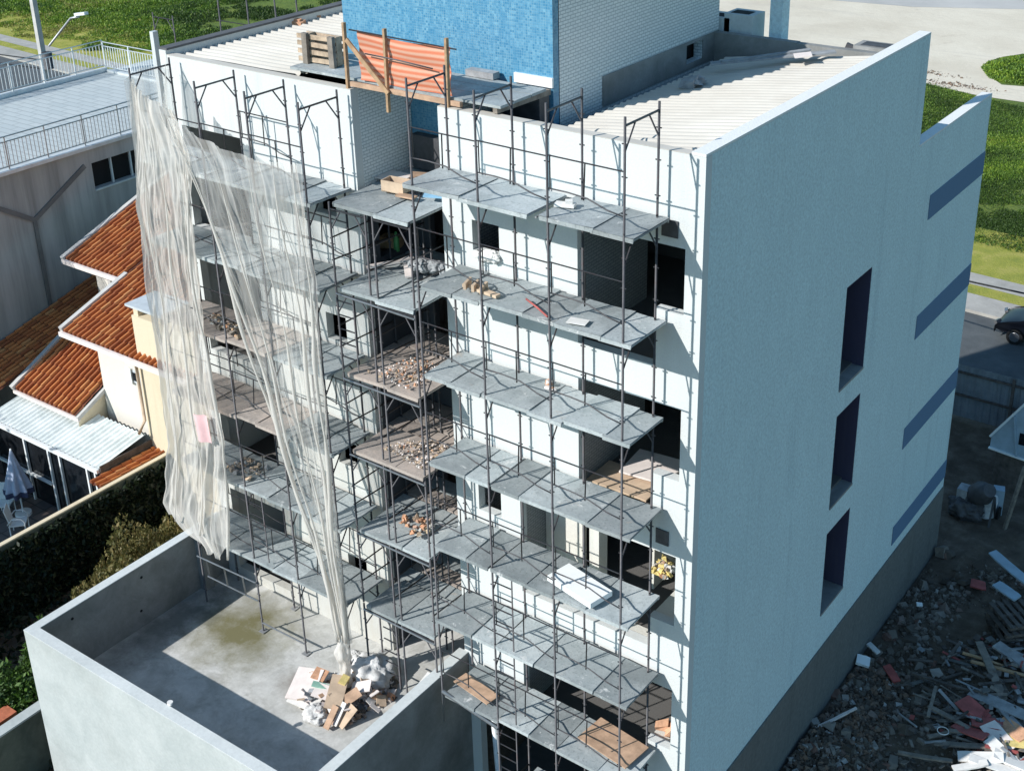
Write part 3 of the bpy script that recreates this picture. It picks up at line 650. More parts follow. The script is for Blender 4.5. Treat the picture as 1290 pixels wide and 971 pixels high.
for zi, z in enumerate(zs):
    x0 = [-5.25, -4.95, -5.02, -5.0, -5.0, -5.1, -4.95][zi]
    cuts = [x0, -3.62 + U(-.1, .1), -2.2 + U(-.1, .35), -.57]
    if zi == 0: cuts = [x0, -2.55, -2.36, -.56]
    for j in range(3):
        if zi == 0 and j == 1: continue
        g_ = .05 if zi in (3, 4, 5) and j == 1 else .006
        deck_obj(SR, cuts[j] + g_, cuts[j + 1] - .004, -1.22, -.1 if j != 2 else -.12, z + U(-.015, .02))
m = MB(); m.tube([(-2.42, -1.2, 14.95), (-2.42, -.2, 14.95)], .02); m.tube([(-5.03, -1.2, 4.0), (-5.03, -1.2, 3.2)], .024); m.tube([(-5.03, -1.2, 3.98), (-3.6, -1.2, 3.75)], .045)
m.build('tie_bar', 'galvanised', SR)
ld_ = ladder_mb(.42, 'x').mesh('ladder', 'scaffold_steel')
for z in (2.2, 4.05, 5.86): place('ladder', ld_, SR, Vector((-3.58, -1.18, z)) - off)
deck_obj(SR, -3.3, -2.2, -1.15, -.3, 2.2)
# ---- left-hand scaffold
SL = thing('facade_scaffold', 'steel scaffold standing on the terrace behind the hanging netting', 'scaffold', (-10, -.7, 3.05), 'steel scaffolds against the building front')
xl = [-12.38, -10.45, -9.06, -7.66]; zl = [14.2, 12.4, 10.6, 8.8, 7.0, 5.1]; lev = [3.06] + zl[::-1] + [16.05]; off = Vector(SL['_off'])
for i in range(len(lev) - 1):
    h = lev[i + 1] - lev[i]; me = frame_mb(1.0, h + .03, 'y').mesh('frame', 'scaffold_steel')
    for x in xl: place('frame', me, SL, Vector((x, -1.2, lev[i])) - off)
for zi, z in enumerate(zl):
    for i in range(3):
        L = xl[i + 1] - xl[i]; me = guard_mb(L, U(-.10, .02)).mesh('guard_rail', 'scaffold_steel')
        place('guard_rail', me, SL, Vector((xl[i], -1.2, z)) - off)
        if (i + zi) % 2: place('guard_rail', me, SL, Vector((xl[i], -.2, z)) - off)
        x0 = xl[i] + (-.15 if i == 0 else .01); x1 = xl[i + 1] + (.1 if i == 2 else -.01)
        deck_obj(SL, x0, x1, -1.22, -.12, z + U(-.015, .02), 'dirty_deck' if (zi in (2, 3) and i != 2) else 'deck_plate')
for x in xl[1:]:
    m = MB(); m.box((x, -1.2, 3.07), (.16, .16, .012)); m.box((x, -.2, 3.07), (.16, .16, .012)); m.build('foot_plate', 'galvanised', SL)
m = MB(); m.tube([(-12.3, -1.35, 4.5), (-10.45, -1.25, 4.45)], .022); m.tube([(-12.0, -1.35, 4.05), (-10.45, -1.25, 3.95)], .022)
for t in (.1, .45, .8): m.tube([(-12.2 + 1.75 * t, -1.32, 4.49), (-12.15 + 1.75 * t, -1.32, 4.03)], .018)
m.tube([(-10.45, -1.2, 3.3), (-9.1, -1.2, 3.32)], .02); m.build('tie_bar', 'galvanised', SL)
place('ladder', ladder_mb(.42, 'x').mesh('ladder', 'scaffold_steel'), SL, Vector((-10.4, -1.18, 5.15)) - off)
# ---- recess scaffold
SM = thing('recess_scaffold', 'narrow scaffold tower in the dark recess with broken bricks on its decks', 'scaffold', (-6.5, 0, 3.05), 'steel scaffolds against the building front')
zm = [14.17, 12.44, 10.6, 8.86, 6.95, 5.0]; lev = [3.06] + zm[::-1]; off = Vector(SM['_off'])
for i in range(len(lev) - 1):
    h = lev[i + 1] - lev[i]; me = frame_mb(.9, h - .04, 'x').mesh('frame', 'scaffold_steel')
    for x in (-7.42, -6.34):
        for y in (-.88, .7): place('frame', me, SM, Vector((x, y, lev[i])) - off)
for zi, z in enumerate(zm):
    mat = ['deck_plate', 'deck_plate', 'dirty_deck', 'dirty_deck', 'deck_plate', 'deck_plate'][zi]
    deck_obj(SM, -7.3, -5.44, -.92, .22, z, mat)
    deck_obj(SM, -7.46, -5.43, .26 + U(0, .05), .66, z - .05, mat, .02); deck_obj(SM, -7.46, -5.43, .72, 1.12, z - .04, 'dirty_deck' if zi > 1 else mat); deck_obj(SM, -7.46, -5.43, 1.18, 1.6, z - .05, mat, -.02)
    if zi:
        for x, y in ((-7.46, -.88), (-6.5, -.88), (-5.44, -.88)):
            m = MB(); m.tube([(x, y, z + .95), (x, y + 1.6, z + .95)], .016); m.tube([(x, y, z + .5), (x, y + 1.6, z + .42)], .016); m.build('guard_rail', 'scaffold_steel', SM)
        m = MB(); m.tube([(-7.42, -.9, z - .18), (-5.44, -.9, z - .22)], .022); m.build('ledger', 'galvanised', SM)
# lone ladder tower by the recess
place('ladder', ladder_mb(.4, 'x').mesh('ladder', 'scaffold_steel'), SM, Vector((-7.42, -.86, 10.65)) - off)
place('ladder', ladder_mb(.4, 'x').mesh('ladder', 'scaffold_steel'), SM, Vector((-6.92, -.86, 3.1)) - off)
# ---- scaffold at the back, seen over the roof
SB = thing('rear_scaffold', 'scaffold frames and posts rising behind the far end of the left roof', 'scaffold', (-14, 10.6, 0))
off = Vector(SB['_off']); me = frame_mb(1.0, 1.83, 'x').mesh('frame', 'scaffold_steel')
for (px_, top) in ((192, 8), (275, 0), (310, -10), (345, -12), (372, -16)):
    a = on(px_, top + 8, 'y', 10.4 if px_ < 250 else 10.2)
    if px_ < 250:
        for k_ in range(7): place('frame', me, SB, Vector((a.x, 10.4, a.z - 1.83 * (k_ + 1))) - off)
    else:
        m = MB(); m.tube([(a.x, 10.2, 2), (a.x, 10.2, a.z + .8)], .026); m.build('post', 'scaffold_steel', SB)
a = on(300, 30, 'y', 10.2); b = on(425, 10, 'y', 10.2); m = MB(); m.tube([(a.x - 1, 10.2, a.z), (b.x, 10.2, a.z)], .016); m.tube([(a.x - 1, 10.2, a.z - .5), (b.x, 10.2, a.z - .5)], .016); m.build('guard_rail', 'scaffold_steel', SB)
a = on(200, 50, 'y', 9.9); m = MB(); m.bx(-13.3, -13.05, 9.75, 10.0, 0, a.z); 
p0 = on(197, 68, 'y', 9.0); p1 = on(201, 41, 'y', 9.0)
m = MB(); m.bx(p0.x - .07, p0.x + .09, 8.9, 9.1, 0, p1.z); m.build('white_post', 'pale_steel', None, (p0.x, 9.0, 0), label='square white post standing behind the left end of the roof', category='post')

# ================================================================== NETTING
def interp(tab, z):
    for (a, b), (c, d) in zip(tab, tab[1:]):
        if (b - z) * (d - z) <= 0 and b != d: return a + (c - a) * (z - b) / (d - b)
    return tab[0][0] if abs(z - tab[0][1]) < abs(z - tab[-1][1]) else tab[-1][0]
def net(name, left, right, ztop, zbot, nf, amp, mat, label, yb=-1.36, hem=None, seed=0, toprow=None):
    m = MB()
    def fn(u, v):
        zt = ztop if toprow is None else toprow(u); zb = zbot if hem is None else hem(u)
        z = zt + (zb - zt) * v; xl_, xr_ = interp(left, z), interp(right, z)
        uu = u + .03 * math.sin(u * 8 + v * 2.2 + seed * 2) + .018 * math.sin(u * 19 + seed) + .02 * math.sin(v * 4 + u * 7 + seed)
        x = xl_ + (xr_ - xl_) * min(1, max(0, uu)); wd = xr_ - xl_
        a = amp * (.35 + .65 * v) * (.6 + .4 * math.sin(u * 11 + seed))
        y = yb - a * math.sin(u * nf * 6.283 + 1.5 * math.sin(v * 3 + seed) + seed) - .05 * math.sin(v * 5 + u * 4) - .10 * mnoise.noise(Vector((u * 7, v * 6, seed))) - .07 * abs(mnoise.noise(Vector((u * 16 + v * 5, v * 14, seed + 3)))) - .03 * mnoise.noise(Vector((u * 40, v * 24, seed)))
        return (x + .05 * mnoise.noise(Vector((u * 3, v * 12, seed + 7))), y, z)
    m.grid(fn, 190, 130)
    loc = (left[0][0], yb, zbot)
    return m.build(name, mat, None, loc, label=label, category='safety net', group='nets hung over the scaffold')
LL = [(-12.2, 16.05), (-12.38, 14.56), (-12.55, 12.98), (-12.56, 10.6), (-12.72, 7.36), (-13.3, 5.6), (-13.0, 5.2), (-12.4, 4.9)]
LR = [(-11.1, 15.6), (-10.75, 14.5), (-10.87, 12.98), (-10.93, 11.0), (-10.82, 9.55), (-10.6, 8.3), (-10.85, 6.6), (-11.0, 5.0)]
net('safety_net', LL, LR, 15.9, 5.1, 6.3, .07, 'net_film', 'narrow pale net hanging loose over the left end of the scaffold with ragged hem', seed=1, hem=lambda u: 5.35 - .55 * math.sin(u * 2.9) + .12 * math.sin(u * 14), toprow=lambda u: 15.95 - .55 * u)
RL = [(-11.2, 15.36), (-10.63, 14.61), (-10.17, 13.3), (-9.72, 11.86), (-9.28, 10.19), (-8.8, 8.67), (-8.21, 6.94), (-7.8, 5.49), (-7.66, 4.31)]
RR = [(-7.42, 15.41), (-7.44, 14.18), (-7.36, 12.61), (-7.41, 10.91), (-7.44, 9.12), (-7.43, 7.24), (-7.42, 5.66), (-7.41, 4.31)]
net('safety_net', RL, RR, 15.2, 4.2, 7, .07, 'net_thin', 'wide translucent net fanning out at the top and gathered into a tail above the terrace', seed=4, toprow=lambda u: 15.35 - .28 * math.sin(u * 3.14) - .35 * u)
# bunched border folds belonging to that net's edges
def rope(tab, yb, r0, seed):
    m = MB(); pts = []; tab = list(tab)
    for i in range(60):
        z = tab[0][1] + (tab[-1][1] - tab[0][1]) * i / 59; pts.append((interp(tab, z), yb - .05 * math.sin(i * .3 + seed), z))
    m.tube(pts, [r0 * min(1, .12 + i / 26) * (.8 + .25 * math.sin(i * .35 + seed) + .3 * mnoise.noise(Vector((i * .4, seed, 0)))) for i in range(60)], 9); return m
nets = [o for o in COL.objects if o.name.startswith('safety_net')]
nb = nets[-1]
FD = [(RL, 1, .045), ([(-10.9, 15.2), (-9.75, 12.6), (-9.05, 10.2), (-8.5, 8), (-7.78, 5.5), (-7.62, 4.3)], 3, .05), ([(-9.9, 15.0), (-9.2, 12.6), (-8.75, 10.2), (-8.3, 8), (-7.72, 5.5), (-7.6, 4.3)], 4, .03),
      ([(-9.0, 15.1), (-8.45, 11.8), (-8.0, 8), (-7.6, 5.4), (-7.56, 4.3)], 5, .026), ([(-8.2, 15.0), (-7.85, 11.5), (-7.66, 8), (-7.5, 4.3)], 6, .045), ([(-7.6, 15.0), (-7.5, 11.5), (-7.5, 8), (-7.46, 4.3)], 7, .05)]
for tab, s_, r_ in FD:
    mm = rope(tab, -1.46 - .02 * s_ % .1, r_, s_); o = mm.build('gathered_fold', 'net_fold', None, (0, 0, 0)); o.parent = nb; o.matrix_parent_inverse = Matrix.Translation(nb.location).inverted()
for tab, s_, r_ in ((LR, 2, .04), ([(-11.6, 15.7), (-11.5, 13), (-11.6, 10), (-11.5, 7.5), (-11.9, 5.3)], 8, .03), ([(-12.0, 15.7), (-12.1, 12), (-12.2, 8.5), (-12.7, 5.4)], 9, .022)):
    mm = rope(tab, -1.46, r_, s_); o = mm.build('gathered_fold', 'net_fold', None, (0, 0, 0)); o.parent = nets[0]; o.matrix_parent_inverse = Matrix.Translation(nets[0].location).inverted()
# top gusset tied back to the left end of the roof
m = MB(); A = Vector((-12.35, -.25, 16.12)); 
m.grid(lambda u, v: (A.x - .05 + (-.25 + .95 * u) * v, -.25 - 1.0 * u * v - .05 * math.sin(u * 22) * v, 16.1 - 1.75 * v), 30, 14)
o = m.build('tied_corner', 'net_thin', None, (0, 0, 0)); o.parent = nets[0]; o.matrix_parent_inverse = Matrix.Translation(nets[0].location).inverted()
m = MB(); m.grid(lambda u, v: (-12.44 + .03 * math.sin(u * 18), -.15 - 1.15 * u, 15.8 - 10.2 * v + .2 * math.sin(u * 3)), 30, 30)
o = m.build('end_panel', 'net_thin', None, (0, 0, 0)); o.parent = nets[0]; o.matrix_parent_inverse = Matrix.Translation(nets[0].location).inverted()
m = MB(); c = on(259, 537, 'y', -1.5); m.grid(lambda u, v: (c.x - .2 + .42 * u + .05 * v, -1.62 - .04 * math.sin(u * 6), c.z + .32 - .66 * v + .05 * u), 8, 8)
o = m.build('cloth_patch', 'pink_cloth', None, (0, 0, 0)); o.parent = nets[0]; o.matrix_parent_inverse = Matrix.Translation(nets[0].location).inverted(); o['label'] = 'pale pink cloth caught in the net'
# knotted tail lying on the terrace
m = MB(); pts = []
for i in range(26):
    t = i / 25; pts.append((-7.58 - .05 * math.sin(t * 5) + .1 * t, -1.42 - .25 * t * t, 4.45 - 1.3 * t))
def tail(u, v):
    t = v * 25; i = min(24, int(t)); c = Vector(pts[i]).lerp(Vector(pts[i + 1]), t - i); a_ = u * 6.2832
    r = (.075 + .05 * v + .05 * max(0, math.sin(v * 5 - .4)) + (.3 * max(0, v - .8)) - .03 * math.exp(-((v - .55) / .05) ** 2)) * (1 + .30 * math.sin(a_ * 5 + 2 * math.sin(v * 9)) * .5 + .35 * mnoise.noise(Vector((math.cos(a_) * 1.5, math.sin(a_) * 1.5, v * 7))))
    return (c.x + r * math.cos(a_), c.y + r * math.sin(a_), c.z)
m.grid(tail, 48, 60)
o = m.build('knotted_tail', 'net_fold', None, (0, 0, 0)); o.parent = nb; o.matrix_parent_inverse = Matrix.Translation(nb.location).inverted()
m = MB()
def lump(m, c, rx, ry_, rz_, seed, mi=0):
    c = Vector(c)
    def fn(u, v):
        t, f = u * 6.2832, v * math.pi / 1.0; d = Vector((math.cos(t) * math.sin(f), math.sin(t) * math.sin(f), math.cos(f)))
        k_ = 1 + .40 * mnoise.noise(d * 1.9 + Vector((seed, 0, 0))) + .22 * abs(mnoise.noise(d * 4 + Vector((0, seed, 0)))) - .12 * abs(mnoise.noise(d * 11 + Vector((0, seed, 3))))
        return (c.x + d.x * rx * k_, c.y + d.y * ry_ * k_, c.z + d.z * rz_ * k_)
    m.grid(fn, 56, 34, mi)
# ================================================================== THINGS ON THE PLATFORM AND ROOF
def item(name, mb, mats, label, cat, loc, group=None, bevel=0):
    kw = dict(label=label, category=cat)
    if group: kw['group'] = group
    return mb.build(name, mats, None, tuple(loc), bevel, **kw)
T = thing('work_platform', 'grey plank platform on timbers across the recess below the blue tower', 'platform', (-6.5, .8, 16.1))
m = MB()
for i in range(3): m.box((-8.1 + .0 * i, .42 + .48 * i, 16.2), (2.3, .46, .05), rxyz(0, 0, U(-.01, .01)))
for i in range(3): m.box((-5.5, .34 + .46 * i, 16.2 + .004), (2.86, .44, .05), rxyz(0, 0, U(-.01, .01)))
m.build('planking', 'deck_plate', T)
m = MB(); m.bar((-9.1, .35, 16.13), (-8.9, 1.1, 16.13), .12, .1); m.build('bearer', 'grey_timber', T)
m = MB(); m.bar((-4.2, .12, 16.13), (-4.12, 1.62, 16.13), .1, .1); m.build('bearer', 'grey_timber', T)
m = MB(); m.bar((-7.6, .08, 16.15), (-4.9, .08, 16.14), .05, .09); m.build('edge_board', 'plywood', T)
P0 = thing('safety_barrier', 'orange mesh safety barrier nailed to rough timber posts on the platform edge', 'barrier', (-6.4, .03, 15.9))
a = on(450, 38, 'y', .12); b = on(566, 60, 'y', .12); z0 = 16.24; zt = a.z
m = MB()
def fm(u, v):
    top = a.z + (b.z - a.z) * u - .05 * math.sin(u * 3.14)
    return (a.x + (b.x - a.x) * u, .12 + .02 * math.sin(u * 9) + .02 * math.sin(v * 12 + u * 2), z0 + (top - z0) * v)
m.grid(fm, 40, 24); m.build('mesh', 'orange_mesh', P0)
for px_, zz in ((438, 1.3), (487, 1.35), (563, 1.28)):
    p = on(px_, 100, 'y', .05); m = MB(); m.bar((p.x, .05, 15.75 if px_ != 438 else 16.05), (p.x + U(-.03, .03), .05, zt + .12), .07, .05); m.build('post', 'timber', P0)
m = MB(); p = on(436, 50, 'y', 0); q = on(489, 118, 'y', 0); m.bar((p.x, 0, p.z), (q.x, -.0, q.z), .035, .09); m.build('brace', 'timber', P0)
m = MB(); m.tube([(a.x - .15, .06, zt - .0), (b.x + .2, .06, b.z - .0)], .014); p = on(460, 68, 'y', .04); q = on(545, 87, 'y', .04); m.tube([p, (p.x * .5 + q.x * .5, .0, p.z * .5 + q.z * .5 + .03), q], .014); m.build('rail', 'scaffold_steel', P0)
pc = on(399, 83, 'z', 16.23)
PL = thing('wood_pallet', 'weathered wood pallet standing on edge on the platform left of the orange mesh', 'pallet', tuple(pc))
for dz in (.05, .2, .35, .5):
    m = MB(); m.box((pc.x - .06, pc.y + .1, 16.25 + dz), (1.02, .03, .09), rxyz(0, U(-.02, .02), 0)); m.build('board', 'pallet_wood', PL)
    m = MB(); m.box((pc.x - .02, pc.y + .3, 16.25 + dz), (.95, .03, .09)); m.build('board', 'pallet_wood', PL)
for dx in (-.30, .40):
    m = MB(); m.box((pc.x + dx, pc.y + .04, 16.53), (.13, .08, .6), rxyz(0, U(-.03, .03), 0)); m.build('block', 'grey_timber', PL)
    m = MB(); m.box((pc.x + dx, pc.y + .2, 16.53), (.1, .15, .56)); m.build('block', 'pallet_wood', PL)
for i, (x, y) in enumerate(((372, 31), (391, 24))):
    p = on(x, y, 'z', 15.98); m = MB(); m.box((p.x, p.y, 16.0), (.42, .24, .16), rxyz(.1, .1, .3 + i)); m.box((p.x, p.y, 16.09), (.3, .12, .06), rxyz(.1, .1, .3 + i))
    item('clay_block', m, 'orange_brick', ['orange clay block on the left roof, the one nearer the pallet', 'orange clay block on the left roof, the one nearer the tower'][i], 'brick', (p.x, p.y, 15.95), 'clay blocks on the roof')
p = on(625, 92, 'z', 16.23); m = MB(); m.bx(p.x - .35, p.x + .3, 1.4, 1.6, 16.24, 16.36); item('stone_sill', m, ['grey_scrap'], 'grey pink slab lying against the blue wall on the platform', 'slab', (p.x, 1.3, 16.24), None, .02)
q0, q1 = on(895, 81, 'z', 15.85), on(1052, 70, 'z', 15.98); m = MB(); m.bar((q0.x, q0.y, 15.86), (q1.x, q1.y, 16.06), .22, .03); m.bar((q0.x + .2, q0.y + .1, 15.9), (q1.x - .5, q1.y - .1, 16.06), .12, .03)
item('roof_plank', m, 'grey_scrap', 'long grey boards lying on the roof before the concrete upstand', 'plank', (q0.x, q0.y, 15.86))
q0, q1 = on(1000, 77, 'z', 15.95), on(1022, 74, 'z', 16.0); m = MB(); m.bar((q0.x, q0.y, 16.05), (q1.x, q1.y, 16.09), .3, .03); item('cut_sheet', m, 'pink_board', 'short pale offcut lying on the long roof boards', 'offcut', (q0.x, q0.y, 16.05))
p = on(873, 106, 'z', 15.72); m = MB()
for i in range(6): m.stone((p.x + U(-.2, .2), p.y + U(-.15, .15), 15.78), .22, 0, .4)
item('scrap_cloth', m, 'grey_scrap', 'grey crumpled rag on the shaded strip of the right roof', 'rag', tuple(p))
p = on(1072, 52, 'z', 16.0); m = MB(); m.box((p.x, p.y, 15.87), (.2, .1, .12), rxyz(0, .35, .2)); item('red_cover', m, 'machine_dark', 'small dark wedge on the roof beside the hatch', 'cover', (p.x, p.y, 15.82))

# ================================================================== THINGS ON THE DECKS
def at(px_, py_, z): return on(px_, py_, 'z', z)
def slab(name, px_, py_, z, d, rot, mat, label, cat, tilt=(0, 0), grp=None, bev=0):
    p = at(px_, py_, z); m = MB(); m.box((p.x, p.y, z + d[2] / 2 + .012), d, rxyz(tilt[0], tilt[1], rot)); return item(name, m, mat, label, cat, (p.x, p.y, z), grp, bev)
def openbox(name, px_, py_, z, d, rot, mat, label, cat):
    p = at(px_, py_, z); m = MB(); q = rz(rot); w_, l_, h_ = d; t = .02; c = Vector((p.x, p.y, z + .01))
    m.box(c + Vector((0, 0, t / 2)), (w_, l_, t), q)
    for sx in (-1, 1): m.box(c + q @ Vector((sx * (w_ - t) / 2, 0, h_ / 2)), (t, l_ - 2 * t - .002, h_), q)
    for sy in (-1, 1): m.box(c + q @ Vector((0, sy * (l_ - t) / 2, h_ / 2)), (w_, t, h_), q)
    return item(name, m, mat, label, cat, (p.x, p.y, z))
openbox('crate', 500, 241, 14.2, (.5, .3, .22), .1, 'cardboard', 'open tan box on the top deck of the recess scaffold', 'box')
openbox('crate', 494, 312, 12.46, (.42, .26, .25), .3, 'timber', 'brown open crate beside a green bottle on the second recess deck', 'box')
p = at(500, 316, 12.46); m = MB(); m.tube([(p.x, p.y, 12.46), (p.x, p.y, 12.72), (p.x, p.y, 12.8), (p.x, p.y, 12.88)], [.06, .06, .03, .025], 12); item('bottle', m, 'green_plastic', 'green bottle standing beside the crate on the second recess deck', 'bottle', tuple(p))
slab('plastic_bag', 549, 246, 14.2, (.42, .34, .03), .5, 'sky_plastic', 'flat light blue plastic sheet on the top recess deck', 'plastic sheet', (.06, .05))
slab('red_board', 527, 236, 14.2, (.5, .28, .03), .8, 'red_scrap', 'dull red board on the top recess deck behind the tan box', 'board', (.1, .0))
slab('ply_offcut', 535, 223, 14.2, (.55, .3, .03), .6, 'plywood', 'orange plywood offcut at the back of the top recess deck', 'offcut', (.0, .1))
slab('paper_sheet', 490, 222, 14.17, (.9, .5, .02), .05, 'pink_board', 'pale board lying at the back of the top recess deck', 'board')
slab('ply_offcut', 512, 249, 14.2, (.4, .16, .03), .1, 'plywood', 'small plywood strip in front of the tan box', 'offcut')
slab('timber_plank', 492, 333, 12.5, (.95, .13, .04), .75, 'pink_board', 'pale plank crossing the second recess deck below the crate', 'plank', (0, -.12))
slab('timber_plank', 513, 338, 12.5, (.8, .13, .04), -.8, 'pink_board', 'pale plank sloping right from the crate to the recess deck edge', 'plank', (0, .12))
m = MB(); p = at(545, 343, 12.46)
for i in range(4): lump(m, (p.x + U(-.3, .35), p.y + U(-.1, .25), 12.56), .22, .16, .12, i)
item('cement_bag', m, 'grey_scrap', 'heap of dark dusty bags at the right of the second recess deck', 'bags', tuple(p))
def rub(name, region, z, n, r, mats, label, hgt=.1):
    m = MB(); P1 = [at(a, b, z) for a, b in region]
    cx = sum(p.x for p in P1) / len(P1); cy = sum(p.y for p in P1) / len(P1)
    for _ in range(n):
        i = int(U(0, len(P1))); j = (i + 1) % len(P1); s_, t = R(), math.sqrt(R())
        p = P1[i].lerp(P1[j], s_); x, y = cx + (p.x - cx) * t, cy + (p.y - cy) * t
        m.stone((x, y, z + U(.2, 1) * hgt * (1.1 - t)), r * U(.5, 1.4), int(U(0, len(mats))))
    return m.build(name, mats, None, (cx, cy, z), kind='stuff', label=label)
rub('brick_rubble', [(462, 468), (520, 492), (565, 462), (520, 450)], 10.64, 200, .036, ['rubble_warm', 'orange_brick', 'pink_board'], 'orange brick fragments strewn over the third recess deck', .05)
rub('brick_rubble', [(480, 565), (530, 590), (570, 560), (530, 548)], 8.9, 200, .034, ['rubble_warm', 'cardboard', 'pink_board'], 'yellowish mortar rubble spread over the fourth recess deck', .05)
rub('brick_rubble', [(500, 655), (530, 680), (548, 660), (520, 650)], 6.99, 30, .08, ['orange_brick', 'rubble_warm'], 'few orange brick lumps on the fifth recess deck', .12)
rub('brick_rubble', [(262, 405), (300, 425), (300, 410), (270, 395)], 10.64, 120, .07, ['rubble_warm', 'old_timber', 'grey_timber'], 'brown debris on the deck seen between the two nets')
rub('mortar_rubble', [(285, 588), (310, 605), (345, 590), (310, 575)], 7.03, 50, .08, ['cardboard', 'grey_timber', 'grey_scrap'], 'ochre scrap pieces on the left scaffold deck below the net', .12)
m = MB(); p = at(605, 366, 13.2)
for dx in (-.28, -.1, .08): m.box((p.x + dx, p.y, 13.27), (.05, .3, .12), rz(.3)); 
m.box((p.x - .1, p.y, 13.24), (.5, .05, .06), rz(.2)); m.box((p.x + .2, p.y - .05, 13.23), (.5, .12, .05), rz(-.1))
item('brick_piece', m, 'cardboard', 'broken hollow tan brick on the second deck of the right scaffold', 'brick', tuple(p))
slab('paper_sheet', 728, 406, 13.2, (.34, .22, .01), .2, 'white_scrap', 'small white sheet on the second deck of the right scaffold', 'paper')
p = at(712, 260, 15.02); m = MB(); m.box((p.x, p.y, 15.05), (.34, .16, .05), rz(.3)); m.box((p.x + .06, p.y + .02, 15.1), (.12, .1, .07), rz(.6)); item('mortar_tray', m, 'white_scrap', 'small whitish tray with a lump on the top right deck', 'tray', tuple(p))
p0, p1 = at(663, 380, 13.2), at(690, 402, 13.2); m = MB(); m.tube([(p0.x, p0.y, 13.25), ((p0.x + p1.x) / 2, (p0.y + p1.y) / 2 + .03, 13.23), (p1.x, p1.y, 13.24)], .018); item('steel_rod', m, 'red_scrap', 'bent rusty rod lying on the second deck of the right scaffold', 'rod', (p0.x, p0.y, 13.2))
rub('mortar_rubble', [(684, 486), (700, 494), (692, 480)], 11.38, 10, .06, ['orange_brick', 'pink_board'], 'small heap of orange mortar on the third right deck', .1)
slab('foam_board', 730, 741, 7.66, (1.15, .55, .11), -.22, 'foam_white', 'thick white foam board on the fifth deck of the right scaffold', 'foam board', (0, 0), None, .02)
slab('ply_sheet', 772, 936, 4.03, (1.2, .72, .025), -.12, 'plywood', 'brown plywood sheet on the lowest right deck', 'plywood sheet', (0, .02))
slab('ply_sheet', 600, 868, 4.03, (1.0, .35, .02), -.15, 'plywood', 'stained rusty board along the edge of the lowest left bay deck', 'board', (0, .0))
rub('mortar_rubble', [(818, 718), (838, 728), (850, 715), (838, 705)], 6.98, 80, .09, ['yellow_scrap', 'rubble_warm', 'white_scrap'], 'yellow insulation scraps heaped on the balcony sill', .25)
slab('plywood_board', 823, 590, 9.3, (1.0, .9, .04), .1, 'pink_board', 'pale panel on the floor just inside the third storey opening', 'panel')
slab('plywood_board', 790, 607, 9.2, (1.3, .8, .04), .0, 'cardboard', 'beige panel on the floor left of the pale panel', 'panel')
p = at(835, 915, 4.03); m = MB()
for i in range(5): m.stone((p.x + U(-.25, .25), p.y + U(-.1, .1), 4.1), .18)
item('cloth_scrap', m, 'orange_brick', 'orange and red scraps at the right end of the lowest deck', 'scraps', tuple(p))
p = at(604, 318, 13.46); m = MB(); 
for i in range(5): lump(m, (-4.45 + U(-.25, .25), -.05, 13.45 + U(-.05, .05)), .13, .07, .09, i)
item('plaster_splash', m, 'white_scrap', 'crumpled white sheet on the sill of the small top window', 'sheet', (-4.45, -.05, 13.4))

# ================================================================== TERRACE DEBRIS
Z = 3.06
rub('terrace_rubble', [(372, 880), (400, 912), (445, 912), (495, 880), (500, 850), (450, 835)], Z, 420, .09, ['rubble_warm', 'rubble_warm', 'pink_board', 'stone'], 'heap of broken bricks and plaster in the sunlit terrace corner', .3)
def sheet(name, px_, py_, zz, w_, l_, rot, tilt, mat, label, cat='board'):
    p = at(px_, py_, zz); m = MB(); m.box((p.x, p.y, zz + .02), (w_, l_, .025), rxyz(tilt[0], tilt[1], rot)); return item(name, m, mat, label, cat, (p.x, p.y, zz))
sheet('plaster_board', 384, 862, Z + .25, .6, .8, .35, (.25, -.05), 'pink_board', 'large pinkish white board at the left of the debris heap')
sheet('plaster_board', 384, 882, Z + .12, .7, .4, .1, (.15, .0), 'white_scrap', 'bright white board lowest at the left of the debris heap')
sheet('cardboard_sheet', 424, 872, Z + .42, .36, .85, .55, (.2, .15), 'cardboard', 'long tan cardboard strip on top of the debris heap', 'cardboard')
sheet('cardboard_sheet', 408, 872, Z + .34, .45, .35, .3, (.2, .1), 'pink_board', 'square beige cardboard left of the long strip', 'cardboard')
sheet('cardboard_sheet', 440, 880, Z + .36, .25, .5, -.3, (.3, .3), 'plywood', 'folded brown cardboard right of the long strip', 'cardboard')
sheet('cardboard_sheet', 437, 903, Z + .2, .22, .5, -.15, (.7, .2), 'cardboard', 'upright tan cardboard flap at the front of the heap', 'cardboard')
sheet('wood_strip', 417, 904, Z + .22, .14, .5, .1, (.8, .1), 'plywood', 'short light wood slat leaning at the front of the heap', 'slat')
sheet('wood_strip', 428, 900, Z + .24, .12, .5, -.1, (.8, -.1), 'white_scrap', 'short white slat leaning at the front of the heap', 'slat')
sheet('plaster_board', 455, 866, Z + .35, .45, .3, .5, (.2, -.3), 'pink_board', 'small pale angled board at the right of the heap')
sheet('plastic_tub', 405, 864, Z + .38, .4, .16, .5, (0, .2), 'teal_plastic', 'teal plastic strip between the boards of the heap', 'plastic')
sheet('orange_plastic', 403, 850, Z + .33, .3, .3, .3, (.2, .2), 'orange_brick', 'orange box flap behind the teal strip', 'flap')
m = MB()
for _ in range(70):
    a_, b_ = U(375, 490), U(846, 908)
    if (a_ - 432) ** 2 / 3400 + (b_ - 878) ** 2 / 900 > 1: continue
    p = at(a_, b_, Z + .1); m.box((p.x, p.y, Z + U(.08, .38)), (U(.08, .32), U(.06, .22), .018), rxyz(U(-.7, .7), U(-.7, .7), U(0, 3)), int(U(0, 5)))
